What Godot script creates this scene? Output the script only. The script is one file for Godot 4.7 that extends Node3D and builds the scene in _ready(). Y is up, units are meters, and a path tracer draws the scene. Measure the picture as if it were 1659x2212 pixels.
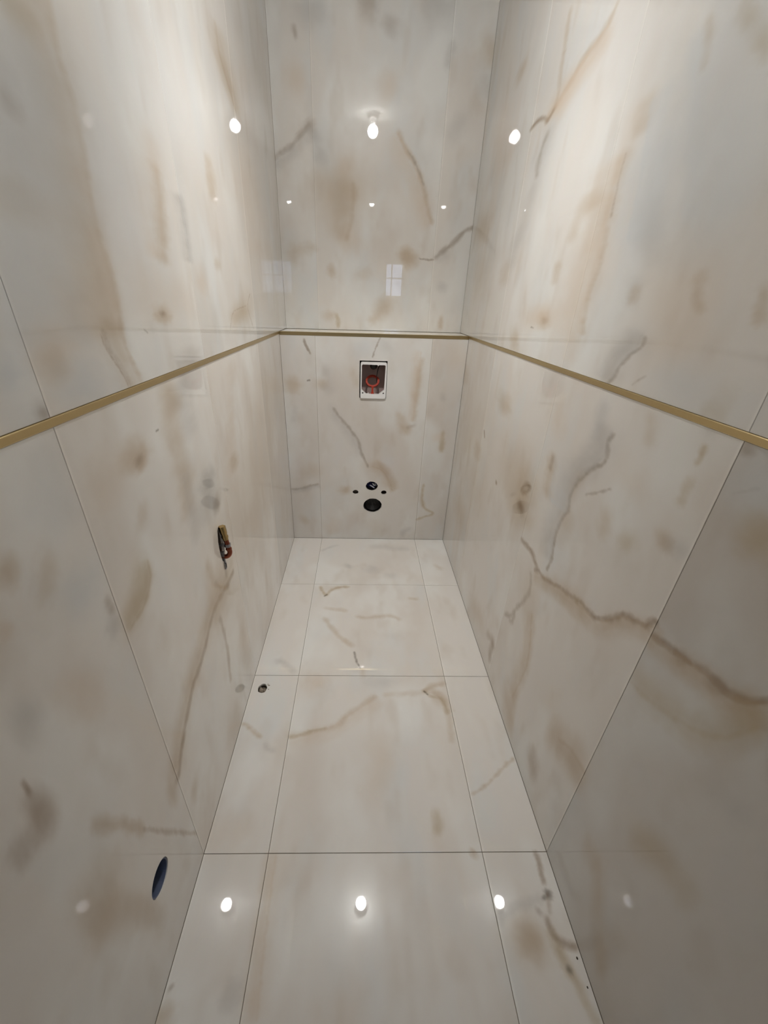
extends Node3D
# A narrow toilet room lined with polished marble-look tiles, seen from its doorway.
# Room coordinates: x to the right, y up, d = depth away from the camera (Godot z = -d).

const XL := -0.419          # face of the left wall
const XR := 0.5469          # face of the right wall
const DB := 2.2238          # face of the lower back wall (cistern boxing)
const DU := 2.4438          # face of the upper back wall
const DF := -0.45           # inner face of the front wall with the doorway
const HT := 1.2205          # top of the metal strip and of the ledge
const GT := 0.012           # height of the metal strip
const HC := 2.4880           # ceiling of the room
const HH := 2.545           # ceiling of the corridor
const JL := -0.2398         # tile joints across the room
const JR := 0.3621
const JZ := [-0.6587, -0.0572, 0.5443, 1.1457, 1.7471]   # tile joints along the room
const PPM := 500.0          # texels per metre

var tones := {
	"T": Color(0.715, 0.61, 0.48), "B": Color(0.50, 0.395, 0.29), "O": Color(0.685, 0.59, 0.43), "P": Color(0.86, 0.775, 0.685),
	"G": Color(0.710, 0.696, 0.677), "K": Color(0.53, 0.465, 0.395), "D": Color(0.27, 0.23, 0.18), "W": Color(0.930, 0.930, 0.930), "C": Color(0.826, 0.845, 0.859)}
var wobble := FastNoiseLite.new()
var grain := FastNoiseLite.new()

func _ready():
	# ---- camera, sky, light, exposure
	var cam := Camera3D.new()
	cam.name = "camera"
	cam.transform = Transform3D(Basis(
		Vector3(0.999567, 0.025218, 0.015146), Vector3(-0.015089, 0.881519, -0.471907), Vector3(-0.025252, 0.471474, 0.881518)), Vector3(0, 1.3722, 0))
	var near := 0.05
	cam.set_frustum(near * 2212.0 / 865.88, Vector2(near * 31.21 / 865.88, near * 4.18 / 865.88), near, 60.0)
	add_child(cam)
	cam.current = true
	var env := Environment.new()
	env.background_mode = Environment.BG_SKY
	var sky := Sky.new()
	var sm := ProceduralSkyMaterial.new()
	sm.sky_top_color = Color(0.52, 0.62, 0.82)
	sm.sky_horizon_color = Color(0.76, 0.83, 0.96)
	sm.ground_bottom_color = Color(0.55, 0.55, 0.56)
	sm.ground_horizon_color = Color(0.74, 0.77, 0.83)
	sm.sky_energy_multiplier = 1.0
	sm.ground_energy_multiplier = 1.0
	sky.sky_material = sm
	env.sky = sky
	env.background_energy_multiplier = 0.42
	env.tonemap_mode = Environment.TONE_MAPPER_LINEAR
	env.tonemap_exposure = 16.0
	env.sdfgi_enabled = true
	env.ssao_enabled = true
	env.ssil_enabled = true
	var we := WorldEnvironment.new()
	we.name = "world_environment"
	we.environment = env
	add_child(we)
	wobble.seed = 11
	wobble.noise_type = FastNoiseLite.TYPE_SIMPLEX_SMOOTH
	wobble.frequency = 1.0
	wobble.fractal_octaves = 3
	grain.seed = 5
	grain.noise_type = FastNoiseLite.TYPE_SIMPLEX_SMOOTH
	grain.frequency = 1.0
	grain.fractal_octaves = 4
	# ---- materials
	make_materials()
	# ---- room shell and its tiles
	build_room()
	build_hall()
	# ---- lamps
	ceiling_lamp(0.0526, 1.2016, 2.396, "round white globe bulb in ceiling holder above middle of tiled toilet room", LAMP_ENERGY, true, 0.036, HC)
	ceiling_lamp(0.0964, -1.3527, 2.43, "round white globe bulb in ceiling holder in corridor behind the doorway", HALL_ENERGY, false, 0.026, HH)
	# ---- fittings
	cistern_box()
	water_valve()
	drain_outlet()
	flush_outlet()
	bolt_sleeves()
	wall_drain()
	floor_pipe()
	crumbs()

const LAMP_ENERGY := 0.068
const HALL_ENERGY := 0.00125
const SPOT_ANGLE := 48.0
const LEAN := 13.0         # spot beam tipped to brighten the back wall; the bulb itself hangs straight
const SPOT_SOFT := 1.0
const GLOW := 7.7

# ------------------------------------------------------------------ materials
var M := {}

func mat(called, albedo, rough, metal = 0.0, spec = 0.5):
	var m := StandardMaterial3D.new()
	m.resource_name = called
	m.albedo_color = albedo
	m.roughness = rough
	m.metallic = metal
	m.metallic_specular = spec
	M[called] = m
	return m

func make_materials():
	mat("mortar", Color(0.50, 0.46, 0.40), 0.95)
	mat("ledge_stone", Color(0.975, 0.95, 0.895), 0.03)
	mat("grout", Color(0.50, 0.45, 0.39), 0.95)
	mat("pale_grout", Color(0.66, 0.61, 0.54), 0.9)
	mat("plaster", Color(0.62, 0.60, 0.57), 0.9)
	mat("ceiling_paint", Color(0.62, 0.62, 0.61), 0.9)
	mat("screed", Color(0.35, 0.335, 0.31), 0.95)
	mat("gold", Color(0.76, 0.68, 0.51), 0.34, 1.0)
	mat("white_plastic", Color(0.95, 0.945, 0.94), 0.45)
	mat("black_plastic", Color(0.085, 0.078, 0.072), 0.5)
	mat("dark_housing", Color(0.68, 0.60, 0.575), 0.6)
	mat("red_plastic", Color(0.66, 0.22, 0.14), 0.4)
	mat("brass", Color(0.76, 0.66, 0.46), 0.28, 1.0)
	mat("copper", Color(0.55, 0.32, 0.25), 0.32, 1.0)
	mat("tin", Color(0.62, 0.62, 0.64), 0.4, 1.0)
	mat("blue_film", Color(0.15, 0.17, 0.36), 0.35)
	mat("clear_film", Color(0.72, 0.73, 0.76), 0.3)
	mat("blue_grey_pipe", Color(0.36, 0.40, 0.50), 0.5)
	mat("brown_plug", Color(0.26, 0.21, 0.17), 0.7)
	mat("grey_pipe", Color(0.66, 0.61, 0.55), 0.7)
	mat("frame_white", Color(0.85, 0.85, 0.86), 0.5)
	var glass = mat("window_glass", Color(0.95, 0.97, 1.0, 0.08), 0.02)
	glass.transparency = BaseMaterial3D.TRANSPARENCY_ALPHA
	var glow = mat("lamp_glow", Color(0.95, 0.95, 0.95), 0.4)
	glow.emission_enabled = true
	glow.emission = Color(1.0, 0.997, 0.988)
	glow.emission_energy_multiplier = GLOW

# ------------------------------------------------------------------ marble
# shades: tone per tile column, real tone steps plus painted light and shade.
# Each wall face has one picture of its print: faint clouds tile by tile, then the veins, stains and other marks over it.
func marble(called: String, u0: float, u1: float, v0: float, v1: float, cuts: Array, seed: int, veins: Array, clip_at, warm: float, shades: Array):
	var w := int((u1 - u0) * PPM)
	var h := int((v1 - v0) * PPM)
	var img := Image.create(w, h, false, Image.FORMAT_RGBAF)
	var edges = [u0]
	for c in cuts:
		if c > u0 + 0.01 and c < u1 - 0.01:
			edges.append(c)
	edges.append(u1)
	for k in edges.size() - 1:
		var x0 := int((edges[k] - u0) * PPM)
		var x1 := int((edges[k + 1] - u0) * PPM)
		var cloud := clouds(edges[k], edges[k + 1], v0, v1, seed, k, warm, shades[mini(k, shades.size() - 1)])
		cloud.resize(x1 - x0, h, Image.INTERPOLATE_CUBIC)
		img.blit_rect(cloud, Rect2i(0, 0, x1 - x0, h), Vector2i(x0, 0))
	var n := 0
	for line in veins:
		n += 1
		vein(img, line, u0, v1, w, h, clip_at, n + seed * 100)
	img.convert(Image.FORMAT_RGB8)
	var m = mat(called, Color(1, 1, 1), 0.012)
	m.albedo_texture = ImageTexture.create_from_image(img)
	m.clearcoat_enabled = true
	m.clearcoat = 0.14
	m.clearcoat_roughness = 0.28
	return m

func clouds(ua: float, ub: float, v0: float, v1: float, seed: int, k: int, warm: float, shade: float) -> Image:
	var s := 64.0
	var w := maxi(8, int((ub - ua) * s))
	var h := maxi(8, int((v1 - v0) * s))
	var im := Image.create(w, h, false, Image.FORMAT_RGBAF)
	var base := Color(0.896, 0.877, 0.852)
	var peach := Color(0.840, 0.802, 0.762)
	var cool := Color(0.873, 0.879, 0.876)
	var pale := Color(0.930, 0.928, 0.915)
	var tan_ := Color(0.768, 0.712, 0.646)
	for y in h:
		for x in w:
			var u: float = ua + (x + 0.5) / w * (ub - ua)
			var v: float = v1 - (y + 0.5) / h * (v1 - v0)
			var o := seed * 37.0 + k * 0.35
			var a := grain.get_noise_3d(u * 2.4, v * 1.3, o)
			var b := grain.get_noise_3d(u * 4.5 + 9.0, v * 2.1, o + 50.0)
			var c := grain.get_noise_3d(u * 9.0 + 3.0, v * 3.4, o + 90.0)
			var d := grain.get_noise_3d(u * 3.0 - 7.0, v * 1.8, o + 130.0)
			var col := base
			col = col.lerp(peach, clampf(a * 0.85 + warm, 0.0, 0.6))
			col = col.lerp(cool, clampf(b * 1.15 - 0.05 - warm, 0.0, 0.7))
			col = col.lerp(pale, clampf(d * 1.6, 0.0, 0.7))
			col = col.lerp(tan_, clampf(c * 0.5 - 0.10, 0.0, 0.2))
			im.set_pixel(x, y, Color(col.r * shade, col.g * shade, col.b * shade, 1.0))
	return im

# One vein or stain: "tone half-width-along half-width-up strength soft clip u,v u,v ..."
func vein(img: Image, line: String, u0, v1, w: int, h: int, clip_at, n: int):
	var f := line.split(" ")
	var col: Color = tones[f[0]]
	var wide := 1.6 if f[4] == "1" else 1.3
	var ru := maxf(f[1].to_float() * PPM * wide, 1.2)
	var rv := maxf(f[2].to_float() * PPM * wide, 1.2)
	var soft := f[4] == "1"
	var strength := f[3].to_float() * (0.5 if soft else 0.6)
	var lo := 0
	var hi := w
	if clip_at != null:
		var e := int((clip_at - u0) * PPM)
		if f[5] == "b": hi = e
	if f[4] == "2" or f[4] == "3":
		wash(img, f, u0, v1, w, h, clip_at, n)
		return
	var curve := Curve2D.new()
	var pts: Array[Vector2] = []
	for i in range(6, f.size()):
		var q := f[i].split(",")
		pts.append(Vector2((q[0].to_float() - u0) * PPM, (v1 - q[1].to_float()) * PPM))
	for i in pts.size():
		var t := (pts[mini(i + 1, pts.size() - 1)] - pts[maxi(i - 1, 0)]) / 6.0
		curve.add_point(pts[i], -t, t)
	var total := curve.get_baked_length()
	var step := maxf(0.25 * minf(ru, rv), 0.7)
	var count := int(total / step) + 1
	var eff := clampf(0.45 * total / step + 0.8, 1.0, 3.0)
	var brushes: Array[Image] = []
	for k in 4:
		brushes.append(brush(col, 1.0 - pow(1.0 - strength, 1.0 / eff), ru * [0.84, 0.95, 1.06, 1.16][k], rv * [0.84, 0.95, 1.06, 1.16][k], soft, n * 7 + k))
	var small := minf(ru, rv)
	for i in count + 1:
		var along := minf(i * step, total)
		var p := curve.sample_baked(along)
		var s := along / PPM
		p.x += (wobble.get_noise_2d(s * 14.0, n * 3.1) * 0.32 * small + wobble.get_noise_2d(s * 60.0, n * 5.7) * 1.1)
		p.y += (wobble.get_noise_2d(s * 14.0, n * 3.1 + 40.0) * 0.32 * small + wobble.get_noise_2d(s * 60.0, n * 5.7 + 40.0) * 1.1)
		var pick := clampi(int((wobble.get_noise_2d(s * 22.0, n * 9.3) * 1.5 + 0.5) * 4.0), 0, 3)
		if i < 2 or i > count - 2: pick = mini(pick, 1)
		if wobble.get_noise_2d(s * 30.0, n * 2.3 + 70.0) < -0.6: continue
		var br := brushes[pick]
		var x := int(p.x) - br.get_width() / 2
		var y := int(p.y) - br.get_height() / 2
		var xa := maxi(x, lo)
		var xb := mini(x + br.get_width(), hi)
		if xb > xa:
			img.blend_rect(br, Rect2i(xa - x, 0, xb - xa, br.get_height()), Vector2i(xa, y))

# a stain with one crisp edge that fades away to one side: strokes side by side, each fainter
func wash(img: Image, f: PackedStringArray, u0, v1, w: int, h: int, clip_at, n: int):
	var side := 1.0 if f[4] == "2" else -1.0
	var wu := f[1].to_float()
	var wv := f[2].to_float()
	for j in 6:
		var near_edge := j == 0
		var k := 0.10 if near_edge else 0.26
		var off := 0.10 if near_edge else 0.10 + 0.17 * j
		var line := "%s %f %f %f %d %s" % [f[0], wu * k, wv * k, f[3].to_float() * (0.7 if near_edge else 0.62 * (1.0 - j / 6.5)), 1, f[5]]
		var last := f.size() - 1
		for i in range(6, f.size()):
			var a := f[maxi(i - 1, 6)].split(",")
			var b := f[mini(i + 1, last)].split(",")
			var p := f[i].split(",")
			var d := Vector2((b[0].to_float() - a[0].to_float()) / wu, (b[1].to_float() - a[1].to_float()) / wv).normalized()
			line += " %f,%f" % [p[0].to_float() + side * d.y * off * wu, p[1].to_float() - side * d.x * off * wv]
		vein(img, line, u0, v1, w, h, clip_at, n * 13 + j)

func brush(col: Color, a: float, rx: float, ry: float, soft: bool, n: int) -> Image:
	var size := 32
	var im := Image.create(size, size, false, Image.FORMAT_RGBAF)
	for y in size:
		for x in size:
			var dx := (x + 0.5) / size * 2.0 - 1.0
			var dy := (y + 0.5) / size * 2.0 - 1.0
			var r := sqrt(dx * dx + dy * dy) + wobble.get_noise_3d(dx * 1.4, dy * 1.4, n * 4.7) * (0.3 if soft else 0.15)
			var t := clampf(1.0 - r, 0.0, 1.0)
			var k := t * t * (3.0 - 2.0 * t) if soft else smoothstep(0.0, 0.6, t)
			im.set_pixel(x, y, Color(col.r, col.g, col.b, k * a))
	im.resize(maxi(2, int(rx * 2.0)), maxi(2, int(ry * 2.0)), Image.INTERPOLATE_BILINEAR)
	return im

# ------------------------------------------------------------------ meshes
func W(x, y, d) -> Vector3:
	return Vector3(x, y, -d)

func start() -> SurfaceTool:
	var st := SurfaceTool.new()
	st.begin(Mesh.PRIMITIVE_TRIANGLES)
	return st

# a triangle whose front faces n (Godot: clockwise from the front)
func tri(st: SurfaceTool, a: Vector3, b: Vector3, c: Vector3, n: Vector3, ua = Vector2.ZERO, ub = Vector2.ZERO, uc = Vector2.ZERO):
	if (b - a).cross(c - a).dot(n) > 0.0:
		var t := b; b = c; c = t
		var tu = ub; ub = uc; uc = tu
	for q in [[a, ua], [b, ub], [c, uc]]:
		st.set_normal(n); st.set_uv(q[1]); st.add_vertex(q[0])

func quad(st: SurfaceTool, a: Vector3, b: Vector3, c: Vector3, d: Vector3, n: Vector3):
	tri(st, a, b, c, n); tri(st, a, c, d, n)

# smooth triangle with a normal of its own at each corner
func tri_s(st: SurfaceTool, a, b, c, na, nb, nc):
	if (b - a).cross(c - a).dot(na + nb + nc) > 0.0:
		var t = b; b = c; c = t
		t = nb; nb = nc; nc = t
	for q in [[a, na], [b, nb], [c, nc]]:
		st.set_normal(q[1]); st.set_uv(Vector2.ZERO); st.add_vertex(q[0])

func add_box(st: SurfaceTool, lo: Vector3, hi: Vector3):
	var a := Vector3(minf(lo.x, hi.x), minf(lo.y, hi.y), minf(lo.z, hi.z))
	var b := Vector3(maxf(lo.x, hi.x), maxf(lo.y, hi.y), maxf(lo.z, hi.z))
	quad(st, Vector3(a.x, a.y, a.z), Vector3(a.x, b.y, a.z), Vector3(a.x, b.y, b.z), Vector3(a.x, a.y, b.z), Vector3.LEFT)
	quad(st, Vector3(b.x, a.y, a.z), Vector3(b.x, b.y, a.z), Vector3(b.x, b.y, b.z), Vector3(b.x, a.y, b.z), Vector3.RIGHT)
	quad(st, Vector3(a.x, a.y, a.z), Vector3(b.x, a.y, a.z), Vector3(b.x, a.y, b.z), Vector3(a.x, a.y, b.z), Vector3.DOWN)
	quad(st, Vector3(a.x, b.y, a.z), Vector3(b.x, b.y, a.z), Vector3(b.x, b.y, b.z), Vector3(a.x, b.y, b.z), Vector3.UP)
	quad(st, Vector3(a.x, a.y, a.z), Vector3(b.x, a.y, a.z), Vector3(b.x, b.y, a.z), Vector3(a.x, b.y, a.z), Vector3.FORWARD)
	quad(st, Vector3(a.x, a.y, b.z), Vector3(b.x, a.y, b.z), Vector3(b.x, b.y, b.z), Vector3(a.x, b.y, b.z), Vector3.BACK)

# a tube along points; radii may vary
func add_tube(st: SurfaceTool, path: Array, radii: Array, sides := 14, caps := true):
	var rings := []
	var norms := []
	var side := Vector3.ZERO
	for i in path.size():
		var dir: Vector3 = (path[mini(i + 1, path.size() - 1)] - path[maxi(i - 1, 0)]).normalized()
		if side == Vector3.ZERO:
			side = dir.cross(Vector3.UP if absf(dir.y) < 0.9 else Vector3.RIGHT).normalized()
		side = (side - dir * side.dot(dir)).normalized()
		var up := dir.cross(side)
		var ring := []
		var nn := []
		for k in sides:
			var a := TAU * k / sides
			var n := side * cos(a) + up * sin(a)
			nn.append(n); ring.append(path[i] + n * radii[mini(i, radii.size() - 1)])
		rings.append(ring); norms.append(nn)
	for i in path.size() - 1:
		for k in sides:
			var j := (k + 1) % sides
			tri_s(st, rings[i][k], rings[i][j], rings[i + 1][j], norms[i][k], norms[i][j], norms[i + 1][j])
			tri_s(st, rings[i][k], rings[i + 1][j], rings[i + 1][k], norms[i][k], norms[i + 1][j], norms[i + 1][k])
	if caps:
		for e in [[0, path[0] - path[1]], [path.size() - 1, path[-1] - path[-2]]]:
			var n: Vector3 = e[1].normalized()
			for k in sides:
				tri(st, path[e[0]], rings[e[0]][k], rings[e[0]][(k + 1) % sides], n)

# an outline in the plane (o, u, v) pushed out along n from depth a to b, with holes cut through
func add_plate(st: SurfaceTool, o: Vector3, u: Vector3, v: Vector3, n: Vector3, outline: PackedVector2Array, holes: Array, front: float, back: float, uv = null, both := true):
	for poly in pieces(outline, holes):
		var t := Geometry2D.triangulate_polygon(poly)
		for i in range(0, t.size(), 3):
			var q := []
			var w := []
			for k in 3:
				var p: Vector2 = poly[t[i + k]]
				q.append(o + u * p.x + v * p.y + n * front)
				w.append(uv.call(p) if uv != null else Vector2.ZERO)
			tri(st, q[0], q[1], q[2], n, w[0], w[1], w[2])
			if both:
				var b := n * (back - front)
				tri(st, q[0] + b, q[1] + b, q[2] + b, -n)
	var loops := [[outline, 1.0]]
	for hole in holes: loops.append([hole, -1.0])
	for l in loops:
		var p: PackedVector2Array = l[0]
		var mid := Vector2.ZERO
		for a in p: mid += a / p.size()
		for i in p.size():
			var a := p[i]
			var b := p[(i + 1) % p.size()]
			var out := Vector2(b.y - a.y, a.x - b.x).normalized()
			if Geometry2D.is_polygon_clockwise(p): out = -out
			var nn: Vector3 = (u * out.x + v * out.y) * l[1]
			var wa = uv.call(a) if uv != null else Vector2.ZERO
			var wb = uv.call(b) if uv != null else Vector2.ZERO
			var pa := o + u * a.x + v * a.y
			var pb := o + u * b.x + v * b.y
			tri(st, pa + n * front, pb + n * front, pb + n * back, nn, wa, wb, wb)
			tri(st, pa + n * front, pb + n * back, pa + n * back, nn, wa, wb, wa)

# the outline less its holes, as simple polygons: cut into strips that run through the middle of every hole
func pieces(outline: PackedVector2Array, holes: Array) -> Array:
	if holes.is_empty(): return [outline]
	var xs := []
	var lo := Vector2(1e9, 1e9)
	var hi := Vector2(-1e9, -1e9)
	for p in outline:
		lo = lo.min(p); hi = hi.max(p)
	for hole in holes:
		var a := 1e9
		var b := -1e9
		for p in hole:
			a = minf(a, p.x); b = maxf(b, p.x)
		xs.append((a + b) / 2.0)
	xs.append(lo.x - 1.0); xs.append(hi.x + 1.0)
	xs.sort()
	var out := []
	for i in xs.size() - 1:
		if xs[i + 1] - xs[i] < 1e-5: continue
		var strip := PackedVector2Array([Vector2(xs[i], lo.y - 1), Vector2(xs[i + 1], lo.y - 1), Vector2(xs[i + 1], hi.y + 1), Vector2(xs[i], hi.y + 1)])
		var left := Geometry2D.intersect_polygons(outline, strip)
		for hole in holes:
			var next: Array[PackedVector2Array] = []
			for p in left:
				next.append_array(Geometry2D.clip_polygons(p, hole))
			left = next
		out.append_array(left)
	return out

func rect(a, b, c, d) -> PackedVector2Array:
	return PackedVector2Array([Vector2(a, b), Vector2(c, b), Vector2(c, d), Vector2(a, d)])

func oval(cu, cv, ru, rv, n := 28, rough := 0.0, seed := 1.0) -> PackedVector2Array:
	var p := PackedVector2Array()
	for i in n:
		var a := TAU * i / n
		var k := 1.0 + rough * wobble.get_noise_2d(cos(a) * 2.0 + seed * 13.0, sin(a) * 2.0)
		p.append(Vector2(cu + cos(a) * ru * k, cv + sin(a) * rv * k))
	return p

func grown(p: PackedVector2Array, by: float) -> PackedVector2Array:
	var r := Geometry2D.offset_polygon(p, by, Geometry2D.JOIN_ROUND)
	return r[0] if r.size() else p

func put(called, st: SurfaceTool, m, parent: Node, at := Vector3.ZERO) -> MeshInstance3D:
	var o := MeshInstance3D.new()
	o.name = called
	o.mesh = st.commit()
	o.material_override = M[m] if m is String else m
	o.position = at
	parent.add_child(o, true)
	return o

func place(called, kind, label := "", category := "", group := "", at := Vector3.ZERO) -> Node3D:
	var o := Node3D.new()
	o.name = called
	o.position = at
	add_child(o, true)
	tag(o, kind, label, category, group)
	return o

func tag(o, kind, label := "", category := "", group := ""):
	if kind: o.set_meta("kind", kind)
	if label: o.set_meta("label", label)
	if category: o.set_meta("category", category)
	if group: o.set_meta("group", group)

# ------------------------------------------------------------------ tiles
# A face of the room: the plane through o spanned by u and v, n towards the room; f maps (u, v) in metres to the picture.
class Face:
	var o: Vector3
	var u: Vector3
	var v: Vector3
	var n: Vector3
	var box: Rect2          # what the picture covers, in metres
	var skin: Material

func face(o, u, v, n, u0, u1, v0, v1, skin) -> Face:
	var f := Face.new()
	f.o = o; f.u = u; f.v = v; f.n = n; f.skin = skin
	f.box = Rect2(u0, v0, u1 - u0, v1 - v0)
	return f

func tile(f: Face, a, b, c, d, holes: Array, parent: Node, gap := 0.0011):
	var g := gap / 2.0
	var bevel := 0.0007
	var mid := Vector2((a + c) / 2.0, (b + d) / 2.0)
	var st := start()
	var uv := func(p: Vector2): return Vector2((p.x + mid.x - f.box.position.x) / f.box.size.x, 1.0 - (p.y + mid.y - f.box.position.y) / f.box.size.y)
	var moved := []
	for hole in holes:
		var q := PackedVector2Array()
		for p in hole: q.append(p - mid)
		moved.append(q)
	var hx: float = (c - a) / 2.0 - g
	var hy: float = (d - b) / 2.0 - g
	var inner := rect(-hx + bevel, -hy + bevel, hx - bevel, hy - bevel)
	var outer := rect(-hx, -hy, hx, hy)
	add_plate(st, Vector3.ZERO, f.u, f.v, f.n, inner, moved, 0.0, -0.009, uv, false)
	for i in 4:
		var p := inner[i]
		var q := inner[(i + 1) % 4]
		var r := outer[(i + 1) % 4]
		var s := outer[i]
		var w := (Vector2(q.y - p.y, p.x - q.x)).normalized()
		var n := (f.n + f.u * w.x + f.v * w.y).normalized()
		var P := func(e: Vector2, z): return f.u * e.x + f.v * e.y + f.n * z
		tri(st, P.call(p, 0.0), P.call(q, 0.0), P.call(r, -bevel), n, uv.call(p), uv.call(q), uv.call(r))
		tri(st, P.call(p, 0.0), P.call(r, -bevel), P.call(s, -bevel), n, uv.call(p), uv.call(r), uv.call(s))
		var side := f.u * w.x + f.v * w.y
		tri(st, P.call(s, -bevel), P.call(r, -bevel), P.call(r, -0.009), side, uv.call(s), uv.call(r), uv.call(r))
		tri(st, P.call(s, -bevel), P.call(r, -0.009), P.call(s, -0.009), side, uv.call(s), uv.call(r), uv.call(s))
	return put("tile", st, f.skin, parent, f.o + f.u * mid.x + f.v * mid.y)

# the grout bed just below the tile faces and the wall behind it, with wider holes for the fittings
func bed(f: Face, a, b, c, d, holes: Array, parent: Node, grout := "grout", thick := 0.14):
	var wide := []
	for hole in holes: wide.append(grown(hole, 0.004))
	var st := start()
	add_plate(st, f.o, f.u, f.v, f.n, rect(a, b, c, d), wide, -0.0022, -0.02)
	put("grout_bed", st, grout, parent)
	st = start()
	add_plate(st, f.o, f.u, f.v, f.n, rect(a, b, c, d), wide, -0.02, -thick)
	add_plate(st, f.o, f.u, f.v, f.n, rect(a, b, c, d), [], -thick, -thick - 0.03)
	put("masonry", st, "mortar", parent)

func build_room():
	var x := Vector3.RIGHT
	var y := Vector3.UP
	var z := Vector3.FORWARD
	var lower := HT - GT
	var top := 2.474
	# holes, in metres on their face
	var valve_hole := oval(1.040, 0.703, 0.021, 0.062, 36, 0.08, 3.0)
	var waste_hole := oval(0.400, 0.2575, 0.0352, 0.0352, 40, 0.015, 4.0)
	var box_hole := rect(-0.0105, 0.899, 0.1355, 1.0905)
	var flush_hole := oval(0.0725, 0.374, 0.036, 0.0305, 28, 0.08, 5.0)
	var drain_hole := oval(0.081, 0.2425, 0.0565, 0.0485, 36, 0.06, 6.0)
	var bolt_a := oval(-0.0255, 0.3327, 0.0175, 0.0145, 20, 0.08, 7.0)
	var bolt_b := oval(0.147, 0.3327, 0.0165, 0.014, 20, 0.08, 8.0)
	var pipe_hole := oval(-0.3745, 1.083, 0.0175, 0.0215, 20, 0.16, 9.0)
	var back_holes := [box_hole, flush_hole, drain_hole, bolt_a, bolt_b]
	# floor
	var fl := face(Vector3.ZERO, x, z, y, XL, XR, DF, DB, marble("floor_marble", XL, XR, DF, DB, [JL, JR], 1, FLOOR, null, 0.0, [1.05]))
	var node := place("floor", "structure", "floor of polished cream marble-look tiles with thin dark joints", "")
	bed(fl, XL - 0.15, DF - 0.12, XR + 0.15, DU + 0.15, [pipe_hole], node, "grout", 0.1)
	var rows := [DF, JZ[1], JZ[2], JZ[3], JZ[4], DB]
	var cols := [XL, JL, JR, XR]
	for r in 5:
		for c in 3:
			tile(fl, cols[c], rows[r], cols[c + 1], rows[r + 1], [pipe_hole] if c == 0 and r == 2 else [], node, 0.0015)
	# side walls
	for side in [["wall_left", XL, x, LEFT_LOWER, LEFT_UPPER, 2, [valve_hole, waste_hole], [1.04, 1.05, 1.06, 1.05, 1.0], [1.03, 1.04, 1.04, 1.0, 0.98]], ["wall_right", XR, -x, RIGHT_LOWER, RIGHT_UPPER, 4, [], [0.92, 0.925, 1.01, 1.01, 0.99], [0.96, 0.98, 1.0, 1.0, 0.98]]]:  # left tones raised, near right tones lowered to follow the light
		node = place(side[0], "structure", "%s side wall of large cream marble-look tiles with tan veins" % ("left" if side[1] < 0 else "right"), "")
		var lo := face(Vector3(side[1], 0, 0), z, y, side[2], DF, DU, 0.0, lower, marble(side[0] + "_lower_marble", DF, DU, 0.0, lower, JZ, side[5], side[3], JZ[2], 0.05, side[7]))
		var up := face(Vector3(side[1], 0, 0), z, y, side[2], DF, DU, HT, top, marble(side[0] + "_upper_marble", DF, DU, HT, top, JZ, side[5] + 1, side[4], JZ[2], -0.22, side[8]))
		bed(lo, DF - 0.12, -0.1, DU + 0.15, HC + 0.1, side[6], node, "pale_grout")
		for k in 5:
			var a = maxf(JZ[k], DF)
			var b = JZ[k + 1] if k < 4 else DB
			tile(lo, a, 0.0, b, lower, holes_in(side[6], a, b), node, 0.0008)
			tile(up, a, HT, JZ[k + 1] if k < 4 else DU, top, [], node, 0.0004)
	# back wall: boxing below, set-back wall above, ledge between
	node = place("wall_back", "structure", "back wall of cream marble-look tiles, its lower half boxed out below a ledge", "")
	var bl := face(Vector3(0, 0, -DB), x, y, -z, XL, XR, 0.0, lower, marble("back_lower_marble", XL, XR, 0.0, lower, [JL, JR], 6, BACK_LOWER, null, 0.06, [0.99, 1.0, 0.99]))
	var bu := face(Vector3(0, 0, -DU), x, y, -z, XL, XR, HT, top, marble("back_upper_marble", XL, XR, HT, top, [JL, JR], 7, BACK_UPPER, null, -0.12, [1.02]))
	bed(bl, XL, 0.0, XR, lower - 0.005, back_holes, node, "pale_grout", 0.17)
	bed(bu, XL - 0.15, lower, XR + 0.15, HC + 0.1, [], node, "pale_grout", 0.1)
	for c in 3:
		tile(bl, cols[c], 0.0, cols[c + 1], lower - 0.004, holes_in(back_holes, cols[c], cols[c + 1]), node)
		tile(bu, cols[c], HT, cols[c + 1], top, [], node, 0.0004)
	var ledge := face(Vector3(0, HT - 0.001, 0), x, z, y, XL, XR, DB - 1.0, DU, M["ledge_stone"])
	for c in 3:
		tile(ledge, cols[c], DB + 0.004, cols[c + 1], DU, [], node)
	var st := start()
	add_box(st, W(XL, lower - 0.012, DB + 0.006), W(XR, HT - 0.0095, DU + 0.01))
	put("ledge_bed", st, "pale_grout", node)
	# metal strips
	strip("trim_1", W(XL, lower, DF), W(XL, lower, DB), x, "gold metal strip along the left wall between lower and upper tiles")
	strip("trim_2", W(XL, lower, DB), W(XR, lower, DB), -z, "gold metal strip on the front edge of the back ledge", 0.004)
	strip("trim_3", W(XR, lower, DF), W(XR, lower, DB), -x, "gold metal strip along the right wall between lower and upper tiles")
	strip("trim_4", W(XL, top, DF), W(XL, top, DU), x, "gold metal strip under the ceiling along the left wall")
	strip("trim_5", W(XL, top, DU), W(XR, top, DU), -z, "gold metal strip under the ceiling along the back wall")
	strip("trim_6", W(XR, top, DF), W(XR, top, DU), -x, "gold metal strip under the ceiling along the right wall")
	st = start()
	add_box(st, W(XL - 0.15, HC, DF), W(XR + 0.15, HC + 0.12, DU + 0.15))
	tag(put("ceiling", st, "ceiling_paint", self), "structure", "plain white ceiling above the tiled room")
	# front wall with its doorway
	st = start()
	add_box(st, W(XL - 0.6, 0, DF), W(-0.33, HH, DF - 0.12))
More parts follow.
